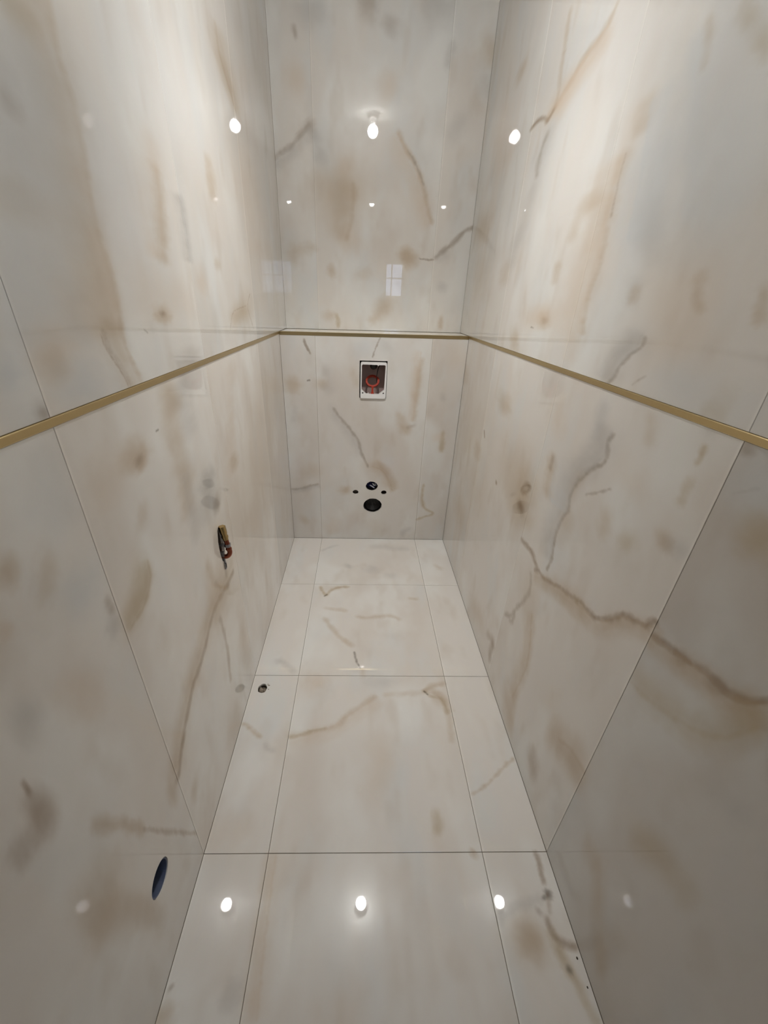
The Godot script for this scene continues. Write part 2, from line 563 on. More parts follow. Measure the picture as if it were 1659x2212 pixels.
	add_box(st, W(0.455, 0, DF), W(XR + 0.6, HH, DF - 0.12))
	add_box(st, W(-0.33, 2.296, DF), W(0.455, HH, DF - 0.12))
	tag(put("wall_front", st, "plaster", self), "structure", "plastered front wall with an open doorway behind the camera")

func holes_in(holes: Array, a, b) -> Array:
	var out := []
	for hole in holes:
		if hole[0].x > a and hole[0].x < b + 0.05 and hole[hole.size() / 2].x > a - 0.05: out.append(hole)
	return out

# a slim rounded strip from a to b, n towards the room
func strip(called, a: Vector3, b: Vector3, n: Vector3, label, low := 0.0):
	var st := start()
	var prof := [Vector2(-0.009, -low), Vector2(0.0014, -low), Vector2(0.0024, 0.0012 - low), Vector2(0.0024, GT - 0.0012), Vector2(0.0014, GT), Vector2(-0.009, GT)]
	for i in prof.size():
		var p: Vector2 = prof[i]
		var q: Vector2 = prof[(i + 1) % prof.size()]
		var out := Vector2(q.y - p.y, p.x - q.x).normalized()
		var nn := n * out.x + Vector3.UP * out.y
		quad(st, a + n * p.x + Vector3.UP * p.y, b + n * p.x + Vector3.UP * p.y, b + n * q.x + Vector3.UP * q.y, a + n * q.x + Vector3.UP * q.y, nn)
	for e in [[a, (a - b).normalized()], [b, (b - a).normalized()]]:
		for i in range(1, prof.size() - 1):
			tri(st, e[0] + n * prof[0].x + Vector3.UP * prof[0].y, e[0] + n * prof[i].x + Vector3.UP * prof[i].y, e[0] + n * prof[i + 1].x + Vector3.UP * prof[i + 1].y, e[1])
	tag(put(called, st, "gold", self), "structure", label)

# the corridor behind the doorway, seen only as reflections: bare walls and a window at its end
func build_hall():
	var e := -3.2
	var l := XL - 0.55
	var r := XR + 0.55
	var f := DF - 0.12
	var st := start()
	add_box(st, W(l - 0.1, -0.1, f), W(r + 0.1, 0, e - 0.15))
	tag(put("floor_hall", st, "screed", self), "structure", "bare screed floor of the corridor behind the doorway")
	st = start()
	add_box(st, W(l - 0.1, HH, f), W(r + 0.1, HH + 0.12, e - 0.15))
	tag(put("ceiling_hall", st, "ceiling_paint", self), "structure", "white ceiling of the corridor behind the doorway")
	st = start()
	add_box(st, W(l - 0.1, 0, f), W(l, HH, e - 0.15))
	tag(put("wall_hall_left", st, "plaster", self), "structure", "plain corridor wall on the left behind the doorway")
	st = start()
	add_box(st, W(r, 0, f), W(r + 0.1, HH, e - 0.15))
	tag(put("wall_hall_right", st, "plaster", self), "structure", "plain corridor wall on the right behind the doorway")
	var a := 0.395
	var b := 0.94
	var c := 1.43
	var d := 1.93
	st = start()
	add_plate(st, W(0, 0, e), Vector3.RIGHT, Vector3.UP, Vector3.FORWARD, rect(l, 0, r, HH), [rect(a, c, b, d)], 0.0, -0.15)
	tag(put("wall_hall_end", st, "plaster", self), "structure", "end wall of the corridor, around a small window")
	var win := place("window_1", "structure", "small white-framed window at the end of the corridor")
	st = start()
	var wide := [rect(a + 0.012, c + 0.012, a + 0.095, c + 0.27), rect(a + 0.115, c + 0.012, a + 0.325, c + 0.27), rect(a + 0.345, c + 0.012, b - 0.012, c + 0.27), rect(a + 0.012, c + 0.29, a + 0.095, d - 0.012), rect(a + 0.115, c + 0.29, a + 0.325, d - 0.012), rect(a + 0.345, c + 0.29, b - 0.012, d - 0.012)]
	add_plate(st, W(0, 0, e - 0.05), Vector3.RIGHT, Vector3.UP, Vector3.FORWARD, rect(a, c, b, d), wide, 0.02, -0.02)
	put("window_frame", st, "frame_white", win)
	for p in wide:
		st = start()
		add_box(st, W(p[0].x, p[0].y, e - 0.048), W(p[2].x, p[2].y, e - 0.052))
		put("pane", st, "window_glass", win)

# ------------------------------------------------------------------ lamps
func ceiling_lamp(x, d, y, label, energy, downward, r, overhead):
	var o := place("ceiling_bulb", "thing", label, "light bulb", "", W(x, y, d))
	var st := start()
	var path := []
	var radii := []
	for i in 15:
		var a := PI * i / 14.0 * 0.86
		path.append(Vector3(0, -cos(a) * r, 0)); radii.append(maxf(sin(a) * r, 0.0006))
	add_tube(st, path, radii, 28)
	put("globe", st, "lamp_glow", o)
	st = start()
	add_tube(st, [Vector3(0, -cos(PI * 0.86) * r - 0.001, 0), Vector3(0, 0.040, 0), Vector3(0, 0.048, 0), Vector3(0, 0.062, 0), Vector3(0, 0.070, 0)], [sin(PI * 0.86) * r + 0.0004, 0.0180, 0.0185, 0.0185, 0.0185], 24)
	put("lamp_cap", st, "white_plastic", o)
	st = start()
	var h: float = overhead - y
	add_tube(st, [Vector3(0, 0.066, 0), Vector3(0, h - 0.018, 0), Vector3(0, h - 0.016, 0), Vector3(0, h, 0)], [0.022, 0.024, 0.042, 0.045], 28)
	put("lamp_holder", st, "white_plastic", o)
	var l: Light3D
	if downward:
		l = SpotLight3D.new()      # this bulb throws most of its light down
		l.rotation_degrees.x = -90.0 + LEAN
		l.spot_range = 12.0
		l.spot_attenuation = 2.0
		l.spot_angle = SPOT_ANGLE
		l.spot_angle_attenuation = SPOT_SOFT
	else:
		l = OmniLight3D.new()
		l.omni_range = 12.0
		l.omni_attenuation = 2.0
	l.name = "lamp_light"
	l.light_color = Color(1.0, 0.997, 0.988)
	l.light_energy = energy
	l.light_size = 0.03
	l.shadow_enabled = true
	o.add_child(l)

# ------------------------------------------------------------------ fittings
func arc(c: Vector3, a: Vector3, b: Vector3, from, to, n) -> Array:
	var out := []
	for i in n + 1:
		var t: float = lerpf(from, to, float(i) / n)
		out.append(c + a * cos(t) + b * sin(t))
	return out

func cistern_box():
	var at := W(0.0638, 0.9915, DB)
	var o := place("cistern_access_box", "thing", "white-rimmed access box with red bracket set in back wall below the gold strip", "flush box", "", at)
	var x := Vector3.RIGHT
	var y := Vector3.UP
	var n := Vector3.BACK
	# rim: slim at the top and sides, a deep lower band with cut corners
	var st := start()
	var outline := PackedVector2Array()
	for c in [[0.0602, 0.084, 0.0], [-0.0602, 0.084, 0.5], [-0.0602, -0.084, 1.0], [0.0602, -0.084, 1.5]]:
		for i in 5:
			var a: float = PI * (c[2] + i / 8.0)
			outline.append(Vector2(c[0] + cos(a) * 0.0085, c[1] + sin(a) * 0.0085))
	var mouth := PackedVector2Array([Vector2(-0.058, 0.0815), Vector2(-0.0625, 0.077), Vector2(-0.0625, -0.047), Vector2(-0.050, -0.058), Vector2(-0.038, -0.0695), Vector2(-0.029, -0.0695), Vector2(-0.026, -0.063), Vector2(-0.022, -0.071), Vector2(0.029, -0.071), Vector2(0.042, -0.061), Vector2(0.0585, -0.048), Vector2(0.0625, 0.075), Vector2(0.058, 0.0800), Vector2(0.028, 0.0795), Vector2(0.0235, 0.0745), Vector2(0.019, 0.0800)])
	add_plate(st, Vector3.ZERO, x, y, n, outline, [mouth, oval(-0.0562, -0.0640, 0.0042, 0.0042, 14), oval(0.0550, -0.0640, 0.0042, 0.0042, 14)], 0.011, -0.012)
	put("rim", st, "white_plastic", o)
	for sx in [-0.0562, 0.0550]:
		st = start()
		add_tube(st, [Vector3(sx, -0.064, -0.004), Vector3(sx, -0.064, 0.006)], [0.0040], 14)
		put("screw", st, "black_plastic", o)
	# box behind the rim: open at the front
	st = start()
	var w := 0.0655
	var h := 0.0895
	add_plate(st, Vector3.ZERO, x, y, n, rect(-w, -h, w, h), [rect(-w + 0.003, -h + 0.003, w - 0.003, h - 0.003)], -0.012, -0.092)
	add_plate(st, Vector3.ZERO, x, y, n, rect(-w, -h, w, h), [], -0.092, -0.098)
	put("housing", st, "dark_housing", o)
	# red bracket: a loop that leans back on a stem
	st = start()
	var tilt := (y * 0.70 - n * 0.72).normalized()
	var c := Vector3(-0.0035, -0.011, -0.044)
	var ring := arc(c, x * 0.0325, tilt * 0.033, 0.0, TAU, 36)
	for i in 36:
		var p: Vector3 = ring[i]
		var q: Vector3 = ring[i + 1]
		var out_p := (p - c).normalized()
		var out_q := (q - c).normalized()
		var up := x.cross(tilt).normalized()
		var k := 0.0050
		var e := 0.0045
		for s in [[out_p * k - up * e, out_q * k - up * e, out_q * k + up * e, out_p * k + up * e, out_p], [-out_p * k - up * e, -out_q * k - up * e, -out_q * k + up * e, -out_p * k + up * e, -out_p], [out_p * k + up * e, out_q * k + up * e, -out_q * k + up * e, -out_p * k + up * e, up], [out_p * k - up * e, out_q * k - up * e, -out_q * k - up * e, -out_p * k - up * e, -up]]:
			quad(st, p + s[0], q + s[1], q + s[2], p + s[3], s[4])
	put("bracket_loop", st, "red_plastic", o)
	st = start()
	var stem := PackedVector2Array([Vector2(-0.0125, -0.0720), Vector2(0.0055, -0.0720), Vector2(0.0015, -0.060), Vector2(0.0010, -0.046), Vector2(0.0025, -0.034), Vector2(-0.0095, -0.034), Vector2(-0.0080, -0.046), Vector2(-0.0085, -0.060)])
	add_plate(st, Vector3.ZERO, x, y, n, stem, [], -0.006, -0.016)
	put("bracket_stem", st, "red_plastic", o)
	# latch at the top and a thin cable that hangs from it
	st = start()
	add_tube(st, [Vector3(0.0, 0.070, -0.050), Vector3(0.0, 0.066, -0.035), Vector3(0.0, 0.065, -0.030)], [0.019, 0.017, 0.012], 20)
	put("latch", st, "black_plastic", o)
	st = start()
	add_tube(st, [Vector3(0.036, 0.074, -0.060), Vector3(0.027, 0.058, -0.05), Vector3(0.021, 0.036, -0.042), Vector3(0.018, 0.012, -0.04), Vector3(0.019, -0.010, -0.038), Vector3(0.024, -0.030, -0.036)], [0.0022], 8)
	put("cable", st, "black_plastic", o)

func water_valve():
	# the cold-water elbow that comes out of a slot in the left wall
	var at := W(XL, 0.70, 1.040)
	var o := place("water_pipe_stub", "thing", "copper pipe stub with brass nut sticking out of left wall", "pipe fitting", "", at)
	var n := Vector3.RIGHT
	var y := Vector3.UP
	var f := Vector3.FORWARD
	# the axis leans: the nut sits close to the wall, the bend stands clear of it
	var ax := n * 0.0165 + f * 0.004
	var up := (y - n * 0.13).normalized()
	var st := start()
	add_tube(st, [ax + up * 0.046, ax + up * 0.0635, ax + up * 0.065], [0.0108, 0.0108, 0.0100], 6)
	put("nut", st, "brass", o)
	st = start()
	add_tube(st, [ax + up * 0.018, ax + up * 0.024, ax + up * 0.026, ax + up * 0.031, ax + up * 0.033, ax + up * 0.038, ax + up * 0.040, ax + up * 0.046], [0.0082, 0.0082, 0.0102, 0.0102, 0.0082, 0.0082, 0.0100, 0.0100], 20)
	put("collar", st, "brass", o)
	st = start()
	var path := [ax + up * 0.020, ax + up * 0.006, ax - up * 0.010]
	path.append_array(arc(ax - y * 0.024 - n * 0.014 + n * 0.002, n * 0.016, -y * 0.020, 0.0, PI * 0.5, 8))
	path.append(ax - y * 0.044 - n * 0.040)
	add_tube(st, path, [0.0074], 16)
	put("pipe_bend", st, "copper", o)
	st = start()
	add_tube(st, [ax - y * 0.012 + n * 0.002, ax - y * 0.015 + n * 0.002, ax - y * 0.018 + n * 0.002], [0.0086, 0.0096, 0.0086], 16)
	put("bend_rim", st, "copper", o)
	st = start()
	add_tube(st, [ax + y * 0.003, ax - y * 0.006], [0.0098], 18)
	add_box(st, ax + Vector3(-0.045, -0.005, -0.003), ax + Vector3(-0.004, 0.002, 0.003))
	put("pipe_clip", st, "tin", o)
	st = start()
	add_box(st, Vector3(-0.010, -0.082, -0.003), Vector3(0.0035, -0.024, 0.003))
	add_box(st, Vector3(-0.0005, -0.086, -0.0055), Vector3(0.0035, -0.064, 0.0055))
	put("bracket", st, "tin", o)
	st = start()
	add_plate(st, Vector3.ZERO, f, y, n, oval(0, 0, 0.024, 0.064, 24), [], -0.038, -0.05)
	put("slot_back", st, "brown_plug", o)

func ring_and_cap(o, ru, rv, depth, wall_mat, cap_mat, cap_at):
	var st := start()
	var n := Vector3.BACK
	add_plate(st, Vector3.ZERO, Vector3.RIGHT, Vector3.UP, n, oval(0, 0, ru, rv, 32), [oval(0, 0, ru * 0.93, rv * 0.93, 32)], -0.012, -depth)
	put("sleeve", st, wall_mat, o)
	st = start()
	var r := minf(ru, rv) * 0.90
	var path := []
	var radii := []
	for q in [[-depth, 1.0], [cap_at - 0.006, 1.0], [cap_at - 0.002, 0.97], [cap_at - 0.0005, 0.90], [cap_at, 0.86], [cap_at - 0.0012, 0.80], [cap_at - 0.0016, 0.001]]:
		path.append(n * q[0]); radii.append(r * q[1])
	add_tube(st, path, radii, 32)
	var c := put("cap", st, cap_mat, o)
	c.scale = Vector3(ru * 0.92 / r, rv * 0.92 / r, 1)

func drain_outlet():
	var o := place("waste_pipe_socket", "thing", "large black capped round waste pipe opening low in back wall", "drain pipe", "", W(0.081, 0.2425, DB))
	ring_and_cap(o, 0.0575, 0.0495, 0.10, "black_plastic", "black_plastic", -0.016)

func flush_outlet():
	var o := place("flush_pipe_socket", "thing", "round flush pipe opening stuffed with blue film, above the black waste opening", "flush pipe", "", W(0.0725, 0.374, DB))
	var n := Vector3.BACK
	var st := start()
	add_plate(st, Vector3.ZERO, Vector3.RIGHT, Vector3.UP, n, oval(0, 0, 0.037, 0.0315, 28), [oval(0, 0, 0.034, 0.0285, 28)], -0.012, -0.10)
	put("sleeve", st, "black_plastic", o)
	# crumpled blue film
	st = start()
	var g := 12
	var pt := func(i, j):
		var a: float = TAU * i / 24.0
		var k: float = float(j) / g
		return Vector3(cos(a) * 0.034 * k, sin(a) * 0.0285 * k, -0.026 - 0.010 * k * k + 0.012 * wobble.get_noise_3d(cos(a) * k * 2.0 + 3.0, sin(a) * k * 2.0, 7.7))
	for i in 24:
		for j in g:
			for t in [[pt.call(i, j), pt.call(i + 1, j), pt.call(i + 1, j + 1)], [pt.call(i, j), pt.call(i + 1, j + 1), pt.call(i, j + 1)]]:
				var nn: Vector3 = (t[1] - t[0]).cross(t[2] - t[0])
				if nn.length() < 1e-9: continue
				nn = nn.normalized()
				if nn.dot(n) < 0: nn = -nn
				tri(st, t[0], t[1], t[2], nn)
	put("film", st, "blue_film", o)
	# pale folds of film that lie across it
	st = start()
	for s in [[Vector3(-0.012, 0.000, -0.016), Vector3(0.016, -0.019, -0.016), 0.0042], [Vector3(0.004, 0.012, -0.018), Vector3(0.017, -0.004, -0.017), 0.0052], [Vector3(0.019, 0.010, -0.02), Vector3(0.026, -0.006, -0.02), 0.0035]]:
		add_tube(st, [s[0], (s[0] + s[1]) / 2.0 + Vector3(0.0015, 0.002, 0.003), s[1]], [s[2] * 0.6, s[2], s[2] * 0.7], 8)
	put("film_fold", st, "clear_film", o)

func bolt_sleeves():
	for b in [[-0.0255, 0.0175, 0.0145, "small round bolt hole left of the two pipe openings in back wall", "grey_pipe"], [0.147, 0.0165, 0.014, "small round bolt hole right of the two pipe openings in back wall", "brown_plug"]]:
		var o := place("bolt_sleeve", "thing", b[3], "bolt hole", "bolt holes for the toilet bowl", W(b[0], 0.3327, DB))
		ring_and_cap(o, b[1] + 0.001, b[2] + 0.001, 0.06, "brown_plug", b[4], -0.022)

func wall_drain():
	var o := place("wall_waste_pipe", "thing", "blue-grey waste pipe end recessed in round hole low in left wall", "drain pipe", "", W(XL, 0.2575, 0.400))
	var st := start()
	add_plate(st, Vector3.ZERO, Vector3.FORWARD, Vector3.UP, Vector3.RIGHT, oval(0, 0, 0.0343, 0.0343, 40), [oval(0, 0, 0.0318, 0.0318, 40)], -0.002, -0.10)
	put("pipe_wall", st, "blue_grey_pipe", o)
	st = start()
	add_plate(st, Vector3.ZERO, Vector3.FORWARD, Vector3.UP, Vector3.RIGHT, oval(0, 0, 0.033, 0.033, 40), [], -0.055, -0.062)
	put("pipe_end", st, "blue_grey_pipe", o)

func floor_pipe():
	var o := place("floor_pipe_end", "thing", "grey pipe end sunk in small round floor hole beside left wall", "pipe", "", W(-0.3745, 0, 1.083))
	var st := start()
	add_tube(st, [Vector3(0, -0.09, 0), Vector3(0, -0.014, 0), Vector3(0.001, -0.010, -0.001), Vector3(0.003, -0.012, -0.002)], [0.0175, 0.0175, 0.0155, 0.001], 22)
	put("pipe_stub", st, "grey_pipe", o)
	# chips of tile glaze broken off beside the hole
	st = start()
	for c in [[0.0225, -0.014, 0.0045, 0.4], [0.0245, 0.004, 0.003, 1.2], [0.018, -0.020, 0.003, 2.0]]:
		var ring := []
		for i in 7:
			var a: float = TAU * i / 7.0 + c[3]
			ring.append(Vector3(c[0] + cos(a) * c[2] * (1.0 + 0.3 * sin(i * 2.4)), 0.0, c[1] + sin(a) * c[2] * 0.7))
		for i in 7:
			var mid := Vector3(c[0], 0.0016, c[1])
			tri(st, mid, ring[i], ring[(i + 1) % 7], (Vector3.UP + (ring[i] - mid).normalized() * 0.2).normalized())
	put("chip", st, "grey_pipe", o)

func crumbs():
	var spots := [[0.012, 0.3351, 0.0022, "grout crumb on floor at foot of right wall, farther of the two"], [0.010, 0.2891, 0.0018, "grout crumb on floor at foot of right wall, nearer of the two"]]
	for s in spots:
		var st := start()
		var ring := []
		for i in 6:
			var a: float = TAU * i / 6.0
			ring.append(Vector3(cos(a) * s[2] * (1.0 + 0.3 * sin(i * 3.1)), 0.0002, sin(a) * s[2] * 1.4))
		var top := Vector3(0.0003, s[2] * 1.1, 0)
		for i in 6:
			var nn: Vector3 = (ring[i] + ring[(i + 1) % 6]).normalized()
			tri(st, top, ring[i], ring[(i + 1) % 6], (nn + Vector3.UP).normalized())
			tri(st, Vector3(0, 0.0002, 0), ring[i], ring[(i + 1) % 6], Vector3.DOWN)
		var o := put("grout_crumb", st, "brown_plug", self, W(XR - s[0], 0, s[1]))
		tag(o, "thing", s[3], "crumb", "grout crumbs by the right wall")

# ------------------------------------------------------------------ veins, stains, spots and a painted corner shadow, in metres on each face
const LEFT_UPPER := [
	"T 0.0567 0.0295 0.34 1 - 0.785,1.707 0.769,1.655 0.772,1.613 0.768,1.561 0.761,1.512 0.752,1.450 0.750,1.387 0.744,1.322",
	"W 0.0921 0.0453 0.45 1 - 0.828,1.699 0.848,1.619 0.864,1.531 0.873,1.426",
	"W 0.2347 0.1137 0.6 1 - 1.012,1.796 1.113,1.760 1.265,1.738",
	"W 0.1158 0.0523 0.7 1 - 0.834,1.566 0.841,1.515 0.846,1.452 0.851,1.382",
	"T 0.0311 0.0124 0.5 1 - 1.046,1.593 1.034,1.535 1.018,1.486 0.998,1.436",
	"P 0.0419 0.0177 0.3 1 - 1.049,1.640 1.046,1.593",
	"G 0.0218 0.0087 0.4 1 - 1.151,1.572 1.162,1.539 1.159,1.499 1.154,1.447",
	"T 0.0356 0.0142 0.45 1 - 1.400,1.696 1.404,1.658 1.398,1.607",
	"T 0.0647 0.0272 0.4 1 - 1.595,2.014 1.617,1.979 1.684,1.936 1.754,1.906",
	"P 0.2202 0.0881 0.5 1 - 1.788,1.825 1.840,1.725 1.824,1.556 1.791,1.372",
	"G 0.2842 0.1242 0.4 1 - 1.982,2.237 2.045,2.177 2.080,2.108",  # grey band by the back corner: lamp shadow painted into the colour
	"T 0.1841 0.0749 0.35 1 - 2.293,2.326 2.296,2.226 2.299,2.119",
	"T 0.1375 0.0550 0.35 1 - 1.662,1.357 1.602,1.298",
	"T 0.0466 0.0186 0.6 1 - 0.945,1.343 0.947,1.333",
	"B 0.0161 0.0064 0.5 1 - 0.948,1.340 0.950,1.335",
	"P 0.1374 0.0550 0.4 1 - 0.917,1.367 1.026,1.359",
	"P 0.0634 0.0254 0.45 1 - 1.210,1.421 1.217,1.385",
	"T 0.0316 0.0126 0.35 1 - 1.366,1.458 1.367,1.440",
	"D 0.0019 0.0019 0.6 0 - 0.854,1.310 0.864,1.306",
	"W 0.0018 0.0018 0.8 0 - 0.689,1.419 0.704,1.414 0.718,1.411",
	"K 0.0256 0.0164 0.35 1 - 0.654,1.598 0.655,1.587 0.642,1.573",
	"K 0.0212 0.0131 0.35 1 - 0.650,1.564 0.655,1.558",
	"G 0.0805 0.0489 0.45 1 - 0.727,1.658 0.687,1.595 0.685,1.560 0.640,1.518",
	"T 0.0499 0.0304 0.35 1 - 0.589,1.460 0.625,1.473",
	"O 0.0337 0.0222 0.35 1 - 0.689,1.660 0.718,1.669",
	"G 0.0459 0.0249 0.4 1 - 0.667,1.383 0.663,1.354 0.653,1.317",
	"C 0.0603 0.0370 0.4 1 - 0.598,1.406 0.585,1.365 0.551,1.314",
	"W 0.0186 0.0087 0.6 1 - 0.782,1.334 0.781,1.312 0.780,1.286",
	"B 0.0026 0.0026 0.4 0 - 0.708,1.314 0.714,1.288 0.728,1.269 0.743,1.244 0.752,1.224",
	"P 0.0497 0.0302 0.45 1 - 0.582,1.308 0.602,1.302",
	"T 0.0389 0.0242 0.3 1 - 0.579,1.282 0.593,1.277",
	"C 0.0330 0.0236 0.6 1 b 0.501,1.293 0.500,1.280",
	"C 0.0599 0.0351 0.5 1 - 0.636,1.258 0.641,1.244",
	"G 0.0684 0.0274 0.4 1 - 1.006,1.239 1.092,1.232",
	"G 0.0514 0.0206 0.4 1 - 1.029,1.199 1.041,1.173",
	"G 0.0171 0.0120 0.5 1 b 0.535,1.237 0.533,1.222",
	"K 0.0099 0.0070 0.4 1 b 0.539,1.233 0.538,1.222",
	"T 0.1057 0.0535 0.42 2 - 0.801,1.718 0.790,1.663 0.798,1.622 0.799,1.569 0.790,1.518 0.785,1.454 0.792,1.388 0.785,1.314",
	"P 0.1895 0.0893 0.5 2 - 0.791,1.555 0.790,1.518 0.785,1.454 0.792,1.388 0.786,1.323",
	"T 0.0878 0.0414 0.45 2 - 0.781,1.331 0.782,1.290 0.795,1.261 0.806,1.224",
	"B 0.0168 0.0086 0.4 3 - 0.711,1.320 0.714,1.288 0.728,1.269 0.743,1.244 0.752,1.224",
	"B 0.0028 0.0028 0.45 0 - 1.707,1.381 1.670,1.360 1.651,1.334 1.681,1.295 1.703,1.265",
	"B 0.0025 0.0025 0.4 0 - 1.635,1.342 1.510,1.333 1.457,1.324 1.424,1.299 1.404,1.277",
	"T 0.0692 0.0277 0.35 1 - 1.604,1.331 1.458,1.304",
	"C 0.1264 0.0771 0.7 1 - 0.708,1.650 0.691,1.588 0.658,1.522",
	"C 0.1197 0.0671 0.6 1 - 0.696,1.532 0.673,1.469 0.624,1.408",
	"C 0.0755 0.0474 0.5 1 - 0.575,1.404 0.552,1.345",
	"T 0.1618 0.0683 0.4 3 - 1.605,2.036 1.617,1.979 1.684,1.936 1.748,1.894",
	"P 0.0858 0.0343 0.4 2 - 1.053,1.598 1.043,1.537 1.002,1.436",
	"G 0.0545 0.0218 0.4 2 - 1.145,1.571 1.165,1.540 1.162,1.499 1.155,1.443",
]

const LEFT_LOWER := [
	"T 0.0475 0.0246 0.42 1 - 0.887,1.199 0.905,1.165 0.883,1.130 0.885,1.073 0.893,0.991 0.876,0.904",
	"T 0.0411 0.0187 0.35 1 - 0.897,1.186 0.932,1.143",
	"G 0.0541 0.0243 0.4 1 - 0.952,1.179 0.964,1.147 0.966,1.118 0.983,1.074",
	"G 0.0492 0.0198 0.35 1 - 1.000,1.198 1.022,1.173",
	"G 0.0298 0.0192 0.35 1 - 0.893,0.991 0.895,0.925 0.891,0.820",
	"T 0.0546 0.0336 0.5 1 - 0.707,1.112 0.727,1.100",
	"B 0.0169 0.0104 0.45 1 - 0.732,1.098 0.723,1.088",
	"T 0.0193 0.0117 0.4 1 - 0.748,1.112 0.746,1.093 0.723,1.080",
	"P 0.0648 0.0450 0.35 1 - 0.654,1.114 0.605,1.101",
	"D 0.0030 0.0030 0.65 0 - 0.809,1.124 0.821,1.124",
	"P 0.0559 0.0224 0.4 1 - 1.376,1.186 1.300,1.027 1.210,0.859",
	"T 0.0422 0.0201 0.55 1 - 1.260,0.899 1.269,0.871",
	"G 0.0653 0.0371 0.5 1 - 1.011,0.924 1.019,0.911",  # round grey spots, opposite the ones on the right wall
	"G 0.0843 0.0519 0.55 1 - 1.000,0.871 1.008,0.855",
	"K 0.0378 0.0230 0.45 1 - 1.067,0.836 1.057,0.823",
	"T 0.4740 0.2535 0.35 1 - 1.574,0.763 1.472,0.683 1.367,0.572",
	"T 0.3295 0.1318 0.25 1 - 1.832,1.032 1.837,0.888",
	"T 0.0271 0.0203 0.35 1 - 0.695,1.006 0.689,0.986 0.674,0.974",
	"O 0.0398 0.0389 0.42 1 - 0.639,0.923 0.634,0.883 0.603,0.852 0.560,0.834",
	"T 0.0158 0.0148 0.3 1 - 0.663,0.896 0.656,0.866 0.617,0.834",
	"B 0.0094 0.0120 0.6 1 - 1.102,0.555 1.025,0.556 0.923,0.564 0.866,0.547 0.791,0.509 0.702,0.486 0.661,0.460 0.630,0.439 0.588,0.406 0.554,0.370 0.536,0.367",
	"T 0.0413 0.0501 0.35 1 - 1.027,0.561 0.923,0.564 0.858,0.555 0.773,0.529 0.688,0.503 0.620,0.454 0.546,0.385",
	"B 0.0122 0.0106 0.45 1 - 0.945,0.626 0.981,0.583 1.040,0.545",
	"T 0.1068 0.0972 0.4 1 - 0.981,0.583 0.931,0.553",
	"B 0.0120 0.0134 0.45 1 - 0.931,0.508 0.941,0.441 0.943,0.384 0.935,0.315 0.918,0.247",
	"T 0.0543 0.0590 0.35 1 - 1.089,0.329 1.070,0.247 1.116,0.111",
	"T 0.0213 0.0176 0.4 1 - 0.920,0.721 0.931,0.681 0.943,0.640",
	"T 0.0732 0.1106 0.4 1 - 0.863,0.085 0.919,0.020",
	"T 0.0246 0.0486 0.45 1 - 0.512,0.379 0.513,0.351",
	"T 0.0214 0.0414 0.4 1 - 0.604,0.239 0.580,0.231",
	"T 0.0096 0.0212 0.4 1 b 0.335,0.616 0.370,0.551 0.413,0.435",
	"B 0.0046 0.0103 0.25 1 b 0.413,0.435 0.472,0.288 0.545,0.111",
	"T 0.0174 0.0187 0.55 1 b 0.402,1.088 0.397,1.064",
	"T 0.0210 0.0222 0.5 1 b 0.453,1.048 0.425,1.015",
	"W 0.0272 0.0304 0.45 1 b 0.418,1.034 0.414,1.013",
	"C 0.0451 0.0477 0.55 1 b 0.487,0.986 0.467,0.968",
	"C 0.0494 0.0406 0.4 1 b 0.526,1.163 0.488,1.125 0.514,1.082",
	"K 0.0112 0.0119 0.5 1 b 0.527,0.916 0.528,0.893",
	"G 0.0217 0.0246 0.45 1 b 0.522,0.881 0.518,0.858",
	"P 0.0319 0.0466 0.5 1 b 0.396,0.850 0.432,0.796",
	"P 0.0127 0.0161 0.4 1 b 0.358,1.019 0.363,1.007",
	"B 0.0052 0.0101 0.5 1 b 0.293,0.824 0.291,0.802",
	"B 0.0144 0.0311 0.45 1 b 0.290,0.780 0.294,0.744 0.275,0.738 0.246,0.748",
	"G 0.0224 0.0356 0.4 1 b 0.327,0.907 0.339,0.876",
	"T 0.0256 0.0640 0.3 1 b 0.337,0.515 0.297,0.490 0.260,0.443",
	"T 0.0253 0.0633 0.3 1 b 0.267,0.530 0.369,0.178",
	"O 0.0506 0.0495 0.5 2 - 0.670,0.903 0.662,0.862 0.617,0.828 0.560,0.820",
	"T 0.0603 0.0697 0.4 2 - 1.102,0.555 1.025,0.556 0.923,0.564 0.866,0.547 0.791,0.509 0.702,0.486 0.630,0.439 0.554,0.370",
	"P 0.0882 0.0536 0.4 2 - 0.757,1.108 0.750,1.087 0.723,1.074",
]

